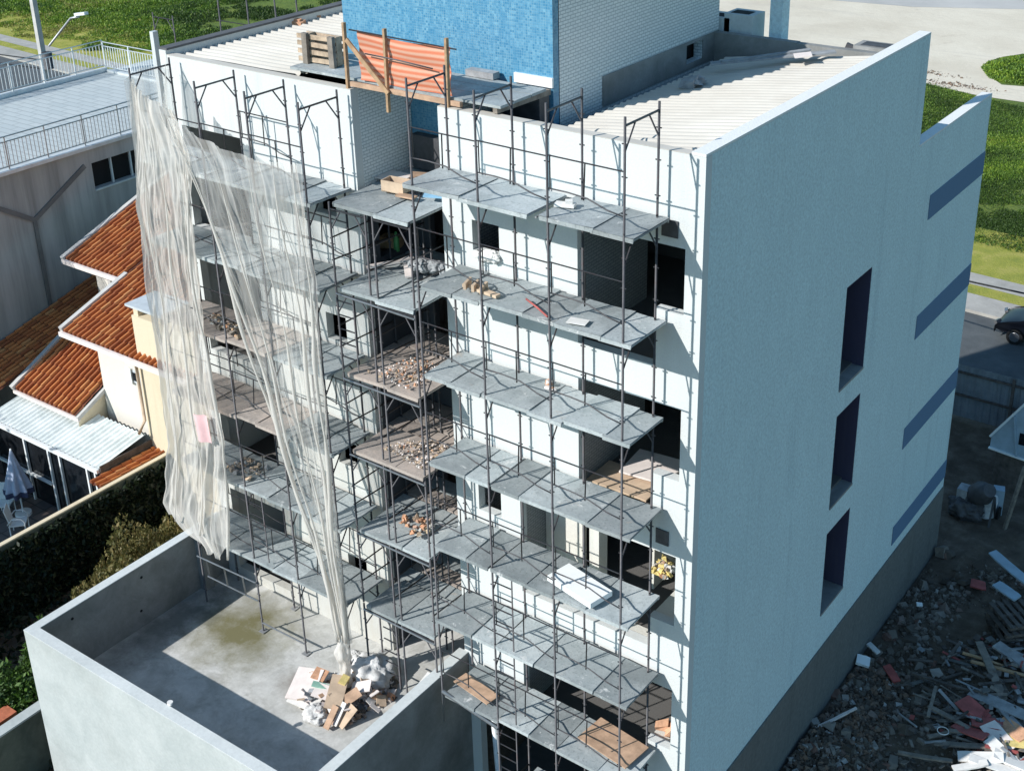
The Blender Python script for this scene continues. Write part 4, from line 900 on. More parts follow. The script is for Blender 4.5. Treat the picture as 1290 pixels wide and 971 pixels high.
m.build('torn_scraps', ['cardboard', 'pink_board', 'white_scrap', 'plywood', 'grey_scrap'], None, tuple(at(432, 878, Z)), kind='stuff', label='torn bits of cardboard, board and paper mixed into the terrace heap')
p = at(433, 860, Z + .4); m = MB(); m.box((p.x, p.y, p.z + .02), (.16, .24, .22), rxyz(.2, .3, .3)); item('yellow_can', m, 'yellow_scrap', 'yellow carton on top of the debris heap', 'carton', tuple(p))
for i, (x, y, r_, lab) in enumerate(((468, 856, .42, 'big crumpled grey white plastic sack behind the debris heap'), (398, 905, .22, 'small crumpled lilac grey bag at the front of the heap'), (402, 898, .16, 'white bunched bag beside the lilac bag'), (450, 838, .26, 'pale bundle where the net tail touches the terrace'))):
    p = at(x, y, Z); m = MB(); lump(m, (p.x, p.y, Z + r_ * .55), r_ * 1.15, r_, r_ * .7, i * 3 + 1); item('plastic_sack', m, 'sack_grey', lab, 'sack', tuple(p))
p0, p1 = at(462, 922, 4.08), at(590, 812, 4.08); m = MB(); m.bar((-5.6, -3.9, 3.15), (-5.42 - .2, -.9, 3.95), .12, .03); item('white_batten', m, 'white_scrap', 'long white batten leaning along the inside of the right terrace wall', 'batten', (-5.6, -3, 3.1))
p = at(219, 884, 4.65); m = MB(); m.tube([(p.x, -5.1, 4.66), (p.x, -5.1, 4.72)], [.05, .06], 10); item('paper_cup', m, 'white_scrap', 'tiny white cup on top of the front terrace wall', 'cup', (p.x, -5.1, 4.65))
# pit post
p = on(622, 890, 'y', -.7); m = MB(); m.cyl((p.x - .1, -.4, 0), (p.x - .25, -.4, 3.0), .07, n=12); item('prop_post', m, 'pale_steel', 'thick pale prop standing in the dark garage opening', 'prop', (p.x, -.4, 0))

# ================================================================== NEIGHBOURS ON THE LEFT
N = thing('industrial_building', 'grey stained industrial building with pale roof terrace and white railings', 'building', (-32, 6, 0))
XN, XN2, ZN = -28.5, -37.0, 9.0
YN = on(125, 88, 'z', ZN).y; YF = on(168, 190, 'x', XN)
wv = [on(115, 206, 'x', XN), on(119, 239, 'x', XN)]; zw1 = wv[0].z; zw0 = wv[1].z; yw0 = wv[0].y
m = MB(); m.wall('x', XN, -.25, -2, YN + 3, 0, ZN - .02, [(yw0, yw0 + 4.2, zw0, zw1)]); m.build('wall', 'industrial_wall', N)
m = MB(); m.wall('y', YN + 3, -.2, XN2, XN - .25, 0, ZN - .02); m.wall('y', -2, .2, XN2, XN - .25, 0, ZN - .02); m.wall('x', XN2, .2, -1.8, YN + 2.8, 0, ZN - .02); m.build('wall', 'industrial_wall', N)
m = MB(); m.bx(XN2, XN + .12, -2, YN + 3.1, ZN - .02, ZN + .0); m.build('roof_terrace', 'roof_paving', N)
m = MB(); m.bx(XN - .18, XN + .16, -2, YN + 3.1, ZN + .004, ZN + .12); m.bx(XN2 - .1, XN2 + .15, -2, YN, ZN + .004, ZN + .16); m.bx(XN2 + .15, XN - .2, YN - .1, YN + .1, ZN + .004, ZN + .1); m.build('coping', 'pale_steel', N)
def railing(p0, p1, h, par, step=.13, mat='white_paint_metal', post=1.45, tr=.022):
    p0, p1 = Vector(p0), Vector(p1); d = p1 - p0; n = int(d.length / step); m = MB()
    m.tube([p0 + Vector((0, 0, h)), p1 + Vector((0, 0, h))], tr, 6); m.tube([p0 + Vector((0, 0, h - .17)), p1 + Vector((0, 0, h - .17))], tr, 6); m.tube([p0 + Vector((0, 0, .1)), p1 + Vector((0, 0, .1))], tr, 6)
    for i in range(n + 1):
        q = p0 + d * i / n; m.bar(q + Vector((0, 0, .1)), q + Vector((0, 0, h - .17)), .022)
    k_ = int(d.length / post)
    for i in range(k_ + 1):
        q = p0 + d * i / k_; m.bar(q, q + Vector((0, 0, h)), .04)
    m.build('railing', mat, par)
railing((XN + .02, -1.9, ZN + .12), (XN + .02, YN + 3, ZN + .12), 1.1, N, .14, 'galvanised')
railing((XN2 + .02, -1.9, ZN + .16), (XN2 + .02, YN, ZN + .16), 1.15, N, .16, 'pale_steel')
railing((XN2 + .05, YN, ZN + .1), (XN - .1, YN, ZN + .1), 1.15, N, .16)
fo = MB(); fo.bx(XN - .3, XN - .26, yw0 - .1, yw0 + 4.3, zw0 - .1, zw1 + .1); wi = fo.build('window', 'black_void', N)
m = MB()
for i in range(6): y = yw0 + .02 + i * .83; m.bx(XN - .16, XN - .08, y - .03, y + .03, zw0, zw1)
m.bx(XN - .2, XN + .05, yw0, yw0 + 4.2, zw0 - .06, zw0 - .002); m.build('frame', 'pale_steel', wi)
# pilaster joints in Y shape
m = MB(); jc = on(43, 277, 'x', XN); j1 = on(106, 209, 'x', XN); j2 = on(-10, 260, 'x', XN); j3 = on(58, 400, 'x', XN); dx = Vector((.03, 0, 0))
for q in (j1, j2): m.bar(jc + dx, q + dx, .16, .06, roll=1.57)
m.bar(jc + dx, Vector((XN + .03, jc.y, 0)), .14, .06); m.build('raised_joint', 'grey_facade', N)

HS = thing('tiled_house', 'cream two storey house with stepped orange clay tile roofs and white lean-to', 'house', (-21, 5, 0))
def tiles(x0, x1, y0, z0, y1, slope, pitch=.22, course=.36):
    m = MB(); nx = int((x1 - x0) / pitch); ny = int((y1 - y0) / course)
    prof = [(.0, .0), (.03, .055), (.12, .095), (.25, .11), (.38, .095), (.47, .055), (.50, .0), (.62, -.03), (.88, -.03)]
    for j in range(ny):
        for i in range(nx):
            xa_ = x0 + i * pitch + U(-.006, .006); ya_ = y0 + j * course - .03; yb_ = y0 + (j + 1) * course + .02
            za, zb_ = z0 + (ya_ - y0) * slope + .022 + U(-.008, .008), z0 + (yb_ - y0) * slope + U(-.004, .004); u = (int(U(0, 300)) + .5, int(U(0, 300)) + .5)
            P0 = [(xa_ + f * pitch, ya_, za + h) for f, h in prof] + [(xa_ + pitch, ya_, za)]
            P1 = [(xa_ + f * pitch * .96 + .004, yb_, zb_ + h * .92) for f, h in prof] + [(xa_ + pitch, yb_, zb_)]
            for q in range(len(P0) - 1):
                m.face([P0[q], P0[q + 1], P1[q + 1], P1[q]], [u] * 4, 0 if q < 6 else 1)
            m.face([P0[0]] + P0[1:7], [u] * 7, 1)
    return m
SL2 = .35
e2 = on(80, 418, 'z', 5.5); ry2 = e2.y
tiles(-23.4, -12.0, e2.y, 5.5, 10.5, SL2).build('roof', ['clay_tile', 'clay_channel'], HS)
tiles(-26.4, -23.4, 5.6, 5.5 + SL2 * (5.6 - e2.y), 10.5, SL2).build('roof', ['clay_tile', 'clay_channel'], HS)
m = MB(); zc = lambda y: 5.5 + SL2 * (y - e2.y)
m.bar((-23.47, e2.y - .05, zc(e2.y) + .08), (-23.47, 5.75, zc(5.75) + .08), .16, .16); m.build('verge', 'pole_concrete', HS)
m = MB(); m.bar((-26.47, 5.5, zc(5.5) + .08), (-26.47, 10.5, zc(10.5) + .08), .16, .16); m.build('verge', 'pole_concrete', HS)
m = MB(); m.bar((-23.5, e2.y - .08, zc(e2.y) - .04), (-12, e2.y - .08, zc(e2.y) - .04), .1, .14); m.build('fascia', 'pink_board', HS)
m = MB(); m.bar((-26.5, 5.52, zc(5.6) - .04), (-23.4, 5.52, zc(5.6) - .04), .1, .14); m.build('fascia', 'pink_board', HS)
XC = on(182, 490, 'y', e2.y + .4).x
m = MB(); m.wall('y', e2.y + .5, .2, -22.6, XC, 0, zc(e2.y + .5) - .05, []); m.build('wall', 'house_white', HS)
m = MB(); m.wall('y', e2.y + .32, .2, XC, -12.95, 0, zc(e2.y + .4) - .05); m.build('wall', 'cream', HS)
m = MB(); m.wall('x', -22.6, .2, e2.y + .7, 10.3, 0, zc(e2.y + .7) - .05); m.bx(-25.8, -22.65, 6.2, 10.3, 0, 6.3); m.build('wall', 'house_white', HS)
m = MB(); p = on(118, 370, 'y', 6.2); m.bx(-25.1, -24.95, 6.12, 6.2, 4.0, 6.2); m.build('drainpipe', 'pole_concrete', HS)
wp = on(163, 463, 'y', e2.y + .5); wq = on(180, 485, 'y', e2.y + .5); m = MB(); m.bx(wp.x, wq.x, e2.y + .46, e2.y + .5, wq.z, wp.z); wo = m.build('window', 'pale_steel', HS)
m = MB(); ww = (wq.x - wp.x); m.bx(wp.x + ww * .35, wq.x - ww * .12, e2.y + .44, e2.y + .457, wq.z + .08, wp.z - .08); m.build('pane', 'dark_glass', wo)
m = MB(); m.bx(wp.x - .1, wp.x + ww * .3, e2.y + .40, e2.y + .44, wq.z - .04, wp.z + .04); m.build('shutter', 'white_paint_metal', wo)
# chimney box
c0 = on(170, 408, 'y', 5.0); cz = zc(5.0); m = MB(); 
ca_ = on(171, 432, 'z', zc(4.4)); cxm, cym = ca_.x, ca_.y
m.bx(cxm, cxm + 2.6, cym, cym + .9, zc(cym) - .1, zc(cym) + 1.25); ch = m.build('chimney', 'cream', HS)
m = MB(); m.bx(cxm - .1, cxm + 2.7, cym - .1, cym + 1.0, zc(cym) + 1.55, zc(cym) + 1.62); m.build('cap', 'pale_steel', ch)
m = MB()
for t in (0, 1.0, 2.0):
    m = MB(); m.bx(cxm + .05 + t, cxm + .25 + t, cym + .05, cym + .8, zc(cym) + 1.25, zc(cym) + 1.55); m.build('cap_leg', 'cream', ch)
# lower roof and left roof
l0 = on(20, 490, 'z', 3.0); l1 = on(95, 525, 'z', 3.0); l2 = on(137, 465, 'z', 4.1)
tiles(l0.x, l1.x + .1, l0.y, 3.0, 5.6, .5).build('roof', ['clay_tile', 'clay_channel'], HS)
m = MB(); m.bar((l0.x - .05, l0.y - .1, 3.06), (l0.x - .05, 5.4, 3.0 + .5 * (5.4 - l0.y) + .1), .16, .16); m.build('verge', 'pole_concrete', HS)
m = MB(); m.bar((l1.x + .16, l1.y - .05, 3.0), (l1.x + .16, 4.4, 3.0 + .5 * (4.4 - l0.y)), .1, .12); m.build('verge', 'pole_concrete', HS)
m = MB(); m.bar((l0.x, l0.y - .07, 2.95), (l1.x + .2, l0.y - .07, 2.95), .08, .1); m.build('fascia', 'pink_board', HS)
m = MB(); m.face([(l1.x + .12, l1.y, 2.3), (l1.x + .12, 5.0, 2.3), (l1.x + .12, 5.0, 3.9), (l1.x + .12, l1.y, 2.95)]); m.wall('y', 3.25, .15, l0.x + .2, l1.x + .1, 0, 2.95); m.build('wall', 'cream', HS)
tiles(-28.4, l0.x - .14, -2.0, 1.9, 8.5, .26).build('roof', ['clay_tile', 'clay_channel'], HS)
# white lean-to
f0, f1 = on(0, 530, 'z', 2.5), on(123, 592, 'z', 2.5); b0, b1 = on(25, 498, 'z', 2.85), on(187, 545, 'z', 2.85)
m = MB(); xa, xb = f0.x - .6, f1.x; ya, yb2 = (f0.y + f1.y) / 2, (b0.y + b1.y) / 2 + .3; n = int((xb - xa) / .2) * 8
def fl_(u, v):
    x = xa + (xb - xa) * u; return (x, ya + (yb2 - ya) * v, 2.5 + .3 * v + .03 * math.cos(2 * math.pi * x / .2))
m.grid(fl_, n, 6); m.build('lean_to_roof', 'pale_sheet', HS)
m = MB(); m.bar((xa, ya - .05, 2.44), (xb, ya - .05, 2.44), .1, .12); m.build('gutter', 'white_paint_metal', HS)
m = MB(); m.bx(xb + .02, xb + .06, ya, yb2 + .2, 2.3, 2.6); m.build('flashing', 'old_timber', HS)
fr = MB()
for t in (.30, .52, .62, .86, .93): x = xa + (xb - xa) * t; fr.bar((x, ya + .1, 0), (x, ya + .1, 2.42), .07)
fr.bar((xa, ya + .1, .95), (xa + (xb - xa) * .5, ya + .1, .95), .08); glz = MB(); glz.bx(xa, xb, ya + .16, ya + .18, .02, 2.4)
gz = glz.build('glass_front', 'dark_glass', HS); fr.build('frame', 'white_paint_metal', gz)
m = MB(); pr0 = Vector((xb + .3, ya + .3, 0)); m.tube([(XC + .06, e2.y + .2, 5.35), (XC + .06, e2.y + .2, 3.3), (XC - .05, e2.y + .0, 2.9)], .05, 8); m.build('drainpipe', 'cardboard', HS)
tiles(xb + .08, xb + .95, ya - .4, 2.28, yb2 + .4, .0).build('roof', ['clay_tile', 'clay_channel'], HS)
m = MB(); m.face([(-29, -9, .01), (-20.4, -9, .01), (-20.4, 4, .01), (-29, 4, .01)]); struct('patio_paving', m, 'terra_paving')
# ivy covered boundary wall
hx = -19.5; hz = 2.36; m = MB(); m.bx(hx - .2, hx, -9, 4.2, 0, hz); IW = thing('boundary_wall', 'ivy covered garden wall between the house and the building site', 'wall', (hx, -2, 0))
m.build('wall', 'mossy_wall', IW)  # wall toned dark behind the ivy, shade put into its colour
m = MB(); m.bx(hx - .16, hx - .02, -9, 4.2, hz + .002, hz + .04); m.build('coping', 'cream', IW)
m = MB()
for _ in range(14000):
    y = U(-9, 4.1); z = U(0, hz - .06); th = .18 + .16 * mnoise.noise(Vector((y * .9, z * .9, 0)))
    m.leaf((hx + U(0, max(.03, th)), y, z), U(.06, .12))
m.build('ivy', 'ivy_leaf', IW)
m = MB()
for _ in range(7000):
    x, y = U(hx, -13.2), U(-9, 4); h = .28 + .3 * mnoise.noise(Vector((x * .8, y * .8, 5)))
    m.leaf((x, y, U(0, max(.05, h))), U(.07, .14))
m.build('ground_cover', 'ivy_leaf', None, kind='stuff', label='low creeping plants coloured dark for shade on the strip beside the terrace wall')
def shrub(name, mat, c, rx, ry_, h, n, leaf, label, stemmat='old_timber', up=.5, elong=None):
    o = thing(name, label, 'shrub', c); m = MB()
    for _ in range(n):
        t = U(0, 6.3); r = R() ** .45; x = rx * r * math.cos(t); y = ry_ * r * math.sin(t)
        hh = h * (1 - .55 * r * r) * (.8 + .45 * mnoise.noise(Vector((x * 1.7 + c[0], y * 1.7, 2))))
        m.leaf((c[0] + x, c[1] + y, c[2] + hh * (R() ** .5)), leaf * U(.6, 1.4), 0, up)
    m.build('foliage', mat, o); m = MB()
    for i in range(14):
        t = U(0, 6.3); r = U(.1, .75); m.tube([(c[0] + .1 * math.cos(t), c[1] + .1 * math.sin(t), c[2]), (c[0] + rx * r * math.cos(t), c[1] + ry_ * r * math.sin(t), c[2] + h * .5)], [.02, .008], 5)
    m.build('stem', stemmat, o); return o
pa = on(165, 705, 'z', .6); shrub('dry_shrub', 'dry_shrub', (-17.1, .4, 0), 1.15, 2.2, 2.75, 12000, .065, 'wispy olive brown shrub behind the terrace wall', up=1.2)
pb_ = on(10, 850, 'z', 1.5); shrub('leafy_shrub', 'green_shrub', (-15.1, -4.2, 0), 1.15, 1.6, 3.2, 12000, .07, 'glossy bright green shrub at the left corner of the terrace', up=.2)
SWX = on(20, 915, 'z', 1.7).x
m = MB(); m.bx(SWX - .22, SWX, -9.5, -4.6, 0, 1.7); G2 = thing('garden_wall', 'low mossy wall with pale coping left of the terrace corner', 'wall', (SWX, -6, 0)); m.build('wall', 'mossy_wall', G2)
m = MB(); m.bx(SWX - .26, SWX + .02, -9.5, -4.6, 1.702, 1.75); m.build('coping', 'terrace_wall', G2)
p = on(8, 900, 'z', 1.6); m = MB(); m.bx(p.x - .3, p.x + .1, p.y - .3, p.y + .2, 0, 1.6); item('brick_planter', m, 'red_tile', 'red brick pier beside the low mossy wall', 'pier', (p.x, p.y, 0))
# patio umbrella and chairs
p = on(30, 648, 'z', 0.0); UM = thing('patio_umbrella', 'closed blue patio umbrella standing on the shaded patio', 'umbrella', tuple(p))
m = MB(); m.cyl((p.x, p.y, 0), (p.x, p.y, 2.35), .025); m.cyl((p.x, p.y, 0), (p.x, p.y, .1), .25); m.build('pole', 'white_paint_metal', UM)
m = MB(); 
def um(u, v):
    t = u * 6.2832; r = (.03 + .34 * v) * (1 + .22 * math.cos(t * 8) * v); return (p.x + r * math.cos(t), p.y + r * math.sin(t), 2.3 - 1.35 * v)
m.grid(um, 64, 8); ud = m.build('canopy', 'fabric_blue', UM); m = MB()
def um2(u, v):
    t = u * 6.2832; r = .38 * (1 + .22 * math.cos(t * 8)); return (p.x + r * math.cos(t), p.y + r * math.sin(t), .97 - .18 * v)
m.grid(um2, 64, 2); m.build('valance', 'umbrella_navy', ud)
def chair(px_, py_, rot, label):
    c = on(px_, py_, 'z', 0); o = thing('patio_chair', label, 'chair', tuple(c), 'white patio chairs'); q = rz(rot)
    def T_(x, y, z): return c + q @ Vector((x, y, z))
    m = MB(); m.box(T_(0, 0, .42), (.48, .48, .03), q); m.build('seat', 'white_paint_metal', o)
    m = MB(); m.box(T_(0, .24, .72), (.48, .03, .55), q @ Matrix.Rotation(-.2, 3, 'X')); m.build('backrest', 'white_paint_metal', o)
    for sx in (-1, 1):
        m = MB(); m.tube([T_(.26 * sx, -.22, 0), T_(.26 * sx, -.24, .55), T_(.26 * sx, -.15, .66), T_(.26 * sx, .1, .68), T_(.26 * sx, .26, .5)], .018, 7); m.build('arm', 'white_paint_metal', o)
        m = MB(); m.tube([T_(.22 * sx, .22, 0), T_(.22 * sx, .22, .42)], .018); m.build('leg', 'white_paint_metal', o)
chair(8, 648, .6, 'white patio chair left of the closed umbrella'); chair(26, 672, 2.4, 'white patio chair in front of the closed umbrella, partly behind the wall')
# unseen tree, added to shade the patio
GT = thing('shade_tree', 'leafy unseen tree beside the grey building, added to shade the patio', 'tree', (-28.4, -7.6, 0))
m = MB(); m.tube([(-28.4, -7.6, 0), (-28.3, -7.6, 1.6), (-28.5, -7.5, 3.2), (-28.4, -7.4, 5.0)], [.24, .19, .15, .07], 10)
for t in range(7): m.tube([(-28.45, -7.5, 2.6 + t * .35), (-28.4 + 1.9 * math.cos(t * 2.4), -7.5 + 1.9 * math.sin(t * 2.4), 4.2 + t * .4)], [.08, .02], 6)
m.build('trunk', 'old_timber', GT); m = MB(); cl_ = [(U(-2.2, 2.2), U(-2.2, 2.2), U(-1.8, 2.0)) for _ in range(26)]
for _ in range(9000):
    c = random.choice(cl_); m.leaf((-28.4 + c[0] + random.gauss(0, .55), -7.5 + c[1] + random.gauss(0, .55), 5.2 + c[2] + random.gauss(0, .45)), U(.10, .2), 0, .2)
m.build('crown', 'green_shrub', GT)
# ---- street lamp pole
q = (-60.6, 29.0); 
b0 = on(60, 107, 'z', 4.3)
LP = thing('utility_pole', 'square concrete utility pole with a slanted lamp arm beside the far road', 'utility pole', (b0.x, b0.y, 0))
tp = on(41, 0, 'y', b0.y); m = MB(); m.box((b0.x, b0.y, 6.5), (.34, .34, 13), None, 0, 0, .7); m.build('shaft', 'pole_concrete', LP)
aa, ab = on(62, 58, 'y', b0.y), on(94, 17, 'y', b0.y); m = MB(); m.tube([aa, aa.lerp(ab, .85), ab + Vector((.3, 0, -.15))], .06, 7); ar = m.build('lamp_arm', 'galvanised', LP)
m = MB(); m.bar(ab + Vector((.1, 0, -.05)), ab + Vector((1.0, 0, .1)), .25, .14); m.build('lamp_head', 'white_paint_metal', ar)
m = MB(); m.cyl((b0.x + .4, b0.y, aa.z - 1.3), (b0.x + .4, b0.y, aa.z - .4), .28, n=14); m.build('transformer', 'machine_dark', LP)
m = MB()
for dz in (0, .5): m.tube([(b0.x, b0.y, aa.z - .9 - dz), ((b0.x - 60) / 1.3, b0.y - 2, aa.z - 1.9 - dz), (b0.x - 60, b0.y + 2, aa.z - 1.2 - dz)], .035, 5)
item('power_line', m, 'cable_black', 'pair of dark cables running left from the utility pole', 'cable', (b0.x, b0.y, aa.z - 1))

# ================================================================== RIGHT SIDE
# overhead cable
a, b = on(1219, 354, 'y', 24), on(1292, 370, 'y', 24); d = b - a; m = MB(); m.tube([a - d * 6 + Vector((0, 0, 1)), a - d * 1, a, b, b + d * 6 + Vector((0, 0, 1))], .03, 6)
item('overhead_cable', m, 'cable_black', 'thick black overhead cable crossing in front of the lawn at right', 'cable', tuple(a))
# metal site fence
FN = thing('site_fence', 'dark corrugated metal fence between the lot and the road', 'fence', (0, 22.8, 0))
m = MB(); m.grid(lambda u, v: (-14 + 28 * u, 22.8 + .012 * math.copysign(1, math.sin(u * 28 / .25 * 6.283)) * min(1, abs(math.sin(u * 28 / .25 * 6.283)) * 3), .05 + 1.95 * v), 1100, 1, smooth=False); m.build('sheet', 'fence_metal', FN)
m = MB(); m.bar((-14, 22.74, 1.75), (14, 22.74, 1.75), .06, .07); m.bar((-14, 22.74, .9), (14, 22.74, .9), .06, .07); m.build('rail', 'old_timber', FN)
for x in (-9, -6, -3, -.35, 2.3, 5, 8):
    m = MB(); m.bar((x, 22.72, 0), (x, 22.72, 2.0), .09); m.build('post', 'old_timber', FN)
# car
cw = on(1278, 432, 'z', 0)
def car(o_, heading):
    C_ = thing('parked_car', 'dark blue hatchback parked at the kerb, only its front in view', 'car', tuple(o_))
    def prof(s_): return s_
    side = [(-.0, .28), (-.03, .55), (.12, .74), (.75, .93), (1.02, .98), (1.75, 1.42), (2.6, 1.48), (3.4, 1.40), (3.9, 1.0), (4.02, .8), (4.0, .3)]
    m = MB(); wd = .86; n = len(side)
    def pt(i, sgn, k_):
        x, z = side[i]; yy = wd - (.20 * max(0, (z - .9)) / .55) - (.10 if i in (0, 1, 9, 10) else 0); return (o_[0] - .82 + x, o_[1] + .75 + sgn * yy * k_, z)
    ks = [-1, -.92, -.5, 0, .5, .92, 1]
    def fn(u, v):
        i = min(n - 1, int(round(u * (n - 1)))); kk = ks[int(round(v * (len(ks) - 1)))]; x, y, z = pt(i, 1, kk); z -= .05 * (abs(kk) ** 6); return (x, y, z)
    m.grid(fn, n - 1, len(ks) - 1)
    for sgn in (-1, 1): m.face([pt(i, sgn, 1) for i in range(n)][::1 if sgn < 0 else -1])
    bo = m.build('body', 'car_paint', C_); sm = bo.modifiers.new('s', 'SUBSURF'); sm.levels = 1; sm.render_levels = 2
    gl = MB()
    for sgn in (-1, 1): gl.face([(o_[0] - .82 + x, o_[1] + .75 + sgn * (.86 - .2 * (z - .9) / .55 + .012), z) for x, z in ((1.25, 1.0), (1.82, 1.36), (2.6, 1.41), (3.25, 1.34), (3.5, 1.0))])
    gl.face([(o_[0] - .82 + 1.08, o_[1] + .75 - .68, 1.025), (o_[0] - .82 + 1.08, o_[1] + .75 + .68, 1.025), (o_[0] - .82 + 1.72, o_[1] + .75 + .55, 1.42), (o_[0] - .82 + 1.72, o_[1] + .75 - .55, 1.42)]); gl.build('window', 'dark_glass', C_)
    for x in (.82, 3.2):
        for sy in (-.08, 1.58):
            c = Vector((o_[0] - .82 + x, o_[1] + sy, .31)); m = MB(); m.cyl(c + Vector((0, -.1, 0)), c + Vector((0, .1, 0)), .31, n=28); wo_ = m.build('wheel', 'tyre_rubber', C_)
            m = MB(); sg = -1 if sy < .5 else 1; m.cyl(c + Vector((0, sg * .1, 0)), c + Vector((0, sg * .115, 0)), .2, .19, n=10); m.build('rim', 'rim_metal', wo_)
    for sgn in (-1, 1): 
        m = MB(); m.box((o_[0] - .78, o_[1] + .75 + sgn * .56, .66), (.12, .3, .14), rxyz(0, -.4, sgn * .3)); m.build('headlight', 'rim_metal', C_)
        m = MB(); m.box((o_[0] + .5, o_[1] + .75 + sgn * .93, 1.05), (.12, .14, .12)); m.build('mirror', 'car_paint', C_)
car(Vector((cw.x, cw.y - .0, 0)), 0)
# site shed/panel and prop post
pp = on(1265, 668, 'z', 0); pq = on(1291, 588, 'y', pp.y + .3)
m = MB(); m.bar(pp, pq, .09, .09); item('timber_prop', m, 'grey_timber', 'leaning round timber post beside the dark shelter', 'post', tuple(pp))
x0 = on(1247, 563, 'z', 1.5).x; y0 = on(1247, 563, 'z', 1.5).y
SH = thing('site_cabin', 'pale blue board panel with slanting top over a dark shelter at the right edge', 'shelter', (x0, y0, 0))
tl, tr_, br = on(1249, 549, 'y', y0), on(1292, 508, 'y', y0), on(1292, 579, 'y', y0)
m = MB(); A_ = [(x0, y0, 1.5), (br.x, y0, br.z), (tr_.x, y0, tr_.z), (tl.x, y0, tl.z)]; m.face(A_); m.face([(x, y + .06, z) for x, y, z in A_][::-1])
for i in range(4):
    p_, q_ = A_[i], A_[(i + 1) % 4]; m.face([p_, (p_[0], p_[1] + .06, p_[2]), (q_[0], q_[1] + .06, q_[2]), q_])
m.build('board_panel', 'cabinet_blue', SH)
m = MB(); m.bar((tl.x - .03, y0 - .03, tl.z), (tr_.x, y0 - .03, tr_.z), .09, .06); m.bar((x0 - .03, y0 - .03, 1.5), (br.x, y0 - .03, br.z), .09, .05); m.build('edge_trim', 'white_paint_metal', SH)
bt, bb = on(1279, 522, 'y', y0), on(1281, 574, 'y', y0); m = MB(); m.bar((bt.x, y0 - .035, bt.z - .03), (bb.x, y0 - .035, bb.z + .02), .12, .05); m.build('batten', 'cabinet_blue', SH)
w0, w1 = on(1285, 545, 'y', y0), on(1292, 562, 'y', y0); m = MB(); m.bx(w0.x, w1.x, y0 - .012, y0 - .003, w1.z, w0.z); m.build('window', 'dark_glass', SH)
m = MB(); m.bx(x0 + .15, x0 + 2.6, y0 + .2, y0 + 3, 0, 1.44); m.build('base', 'old_timber', SH)
# concrete mixer
mc = on(1232, 655, 'z', 0); MX = thing('cement_mixer', 'dark cement mixer with a tilted drum by the far corner of the side wall', 'cement mixer', tuple(mc))
m = MB(); ax = Vector((.55, -.5, .65)).normalized(); c = mc + Vector((0, 0, .95)); m.tube([c - ax * .45, c - ax * .3, c + ax * .05, c + ax * .3, c + ax * .48], [.2, .33, .36, .26, .18], 18); m.build('drum', 'machine_dark', MX)
m = MB(); c2 = c + ax * .485; m.tube([c2, c2 + ax * .03], [.21, .2], 18); m.build('drum_rim', 'machine_dark', MX)
m = MB(); m.tube([c2 + ax * .03 - ax * .0, c2 + ax * .034], [.15, .14], 18); m.build('drum_mouth', 'machine_dark', MX)
m = MB(); 
for s_ in (-1, 1): m.bar(mc + Vector((s_ * .4, -.3, 0)), mc + Vector((s_ * .38, 0, .95)), .06); m.bar(mc + Vector((s_ * .4, .35, 0)), mc + Vector((s_ * .38, 0, .95)), .06)
m.build('stand', 'machine_dark', MX)
for s_ in (-1, 1): 
    m = MB(); m.cyl(mc + Vector((s_ * .5, .4, .2)), mc + Vector((s_ * .44, .4, .2)), .2, n=16); m.build('wheel', 'tyre_rubber', MX)
m = MB(); m.box(mc + Vector((-.55, .1, .7)), (.3, .4, .45)); m.build('motor_box', 'grey_scrap', MX)
for (x_, y_, mat_, lab_) in ((1216, 640, 'machine_dark', 'dark crumpled tarpaulin beside the cement mixer'), (1256, 636, 'cabinet_blue', 'upright pale blue box beside the cement mixer'), (1245, 640, 'sack_grey', 'whitish round basin lid by the cement mixer')):
    p = on(x_, y_, 'z', .3); m = MB()
    if mat_ == 'machine_dark': lump(m, (p.x, p.y, .3), .5, .4, .35, 21)
    elif mat_ == 'cabinet_blue': m.box((p.x, p.y, .45), (.32, .3, .9), rz(.3))
    else: m.tube([(p.x, p.y, .62), (p.x + .02, p.y - .03, .68)], [.26, .24], 20); m.tube([(p.x, p.y, 0), (p.x, p.y, .62)], [.2, .25], 16)
    item({'machine_dark': 'tarpaulin', 'cabinet_blue': 'tool_box', 'sack_grey': 'basin'}[mat_], m, mat_, lab_, {'machine_dark': 'tarpaulin', 'cabinet_blue': 'box', 'sack_grey': 'basin'}[mat_], (p.x, p.y, 0))
# lot ground relief and rubble
m = MB()
def gz_(x, y): return .05 + .22 * mnoise.noise(Vector((x * .45, y * .45, 1))) + .08 * mnoise.noise(Vector((x * 1.9, y * 1.9, 4)))
def lot(u, v):
    x = .05 + 11 * u; y = -4 + 26.6 * v; return (x, y, max(-.02, gz_(x, y) * min(1, u * 12 + .15)))
m.grid(lot, 90, 180); struct('dirt_lot', m, 'soil')
m = MB()
for _ in range(17000):
    x = U(.1, 6.5); y = U(2.5, 14.8); dens = .35 + 1.3 * mnoise.noise(Vector((x * .75, y * .75, 7))); 
    if R() > dens + .2: continue
    r = .015 + .10 * R() ** 4 + (U(.05, .16) if R() < .025 else 0); m.stone((x, y, max(0, gz_(x, y)) + r * .2), r * 1.5)
m.build('rubble', 'stone', None, kind='stuff', label='grey broken concrete and stones covering the dirt lot')
m = MB()
for _ in range(1500):
    x = U(.15, 1.7); y = U(4.2, 9.0); m.stone((x, y, max(0, gz_(x, y)) + .03), .05 + .10 * R() ** 3)
m.build('brick_rubble', 'rubble_brown', None, kind='stuff', label='brownish broken brick along the foot of the side wall')
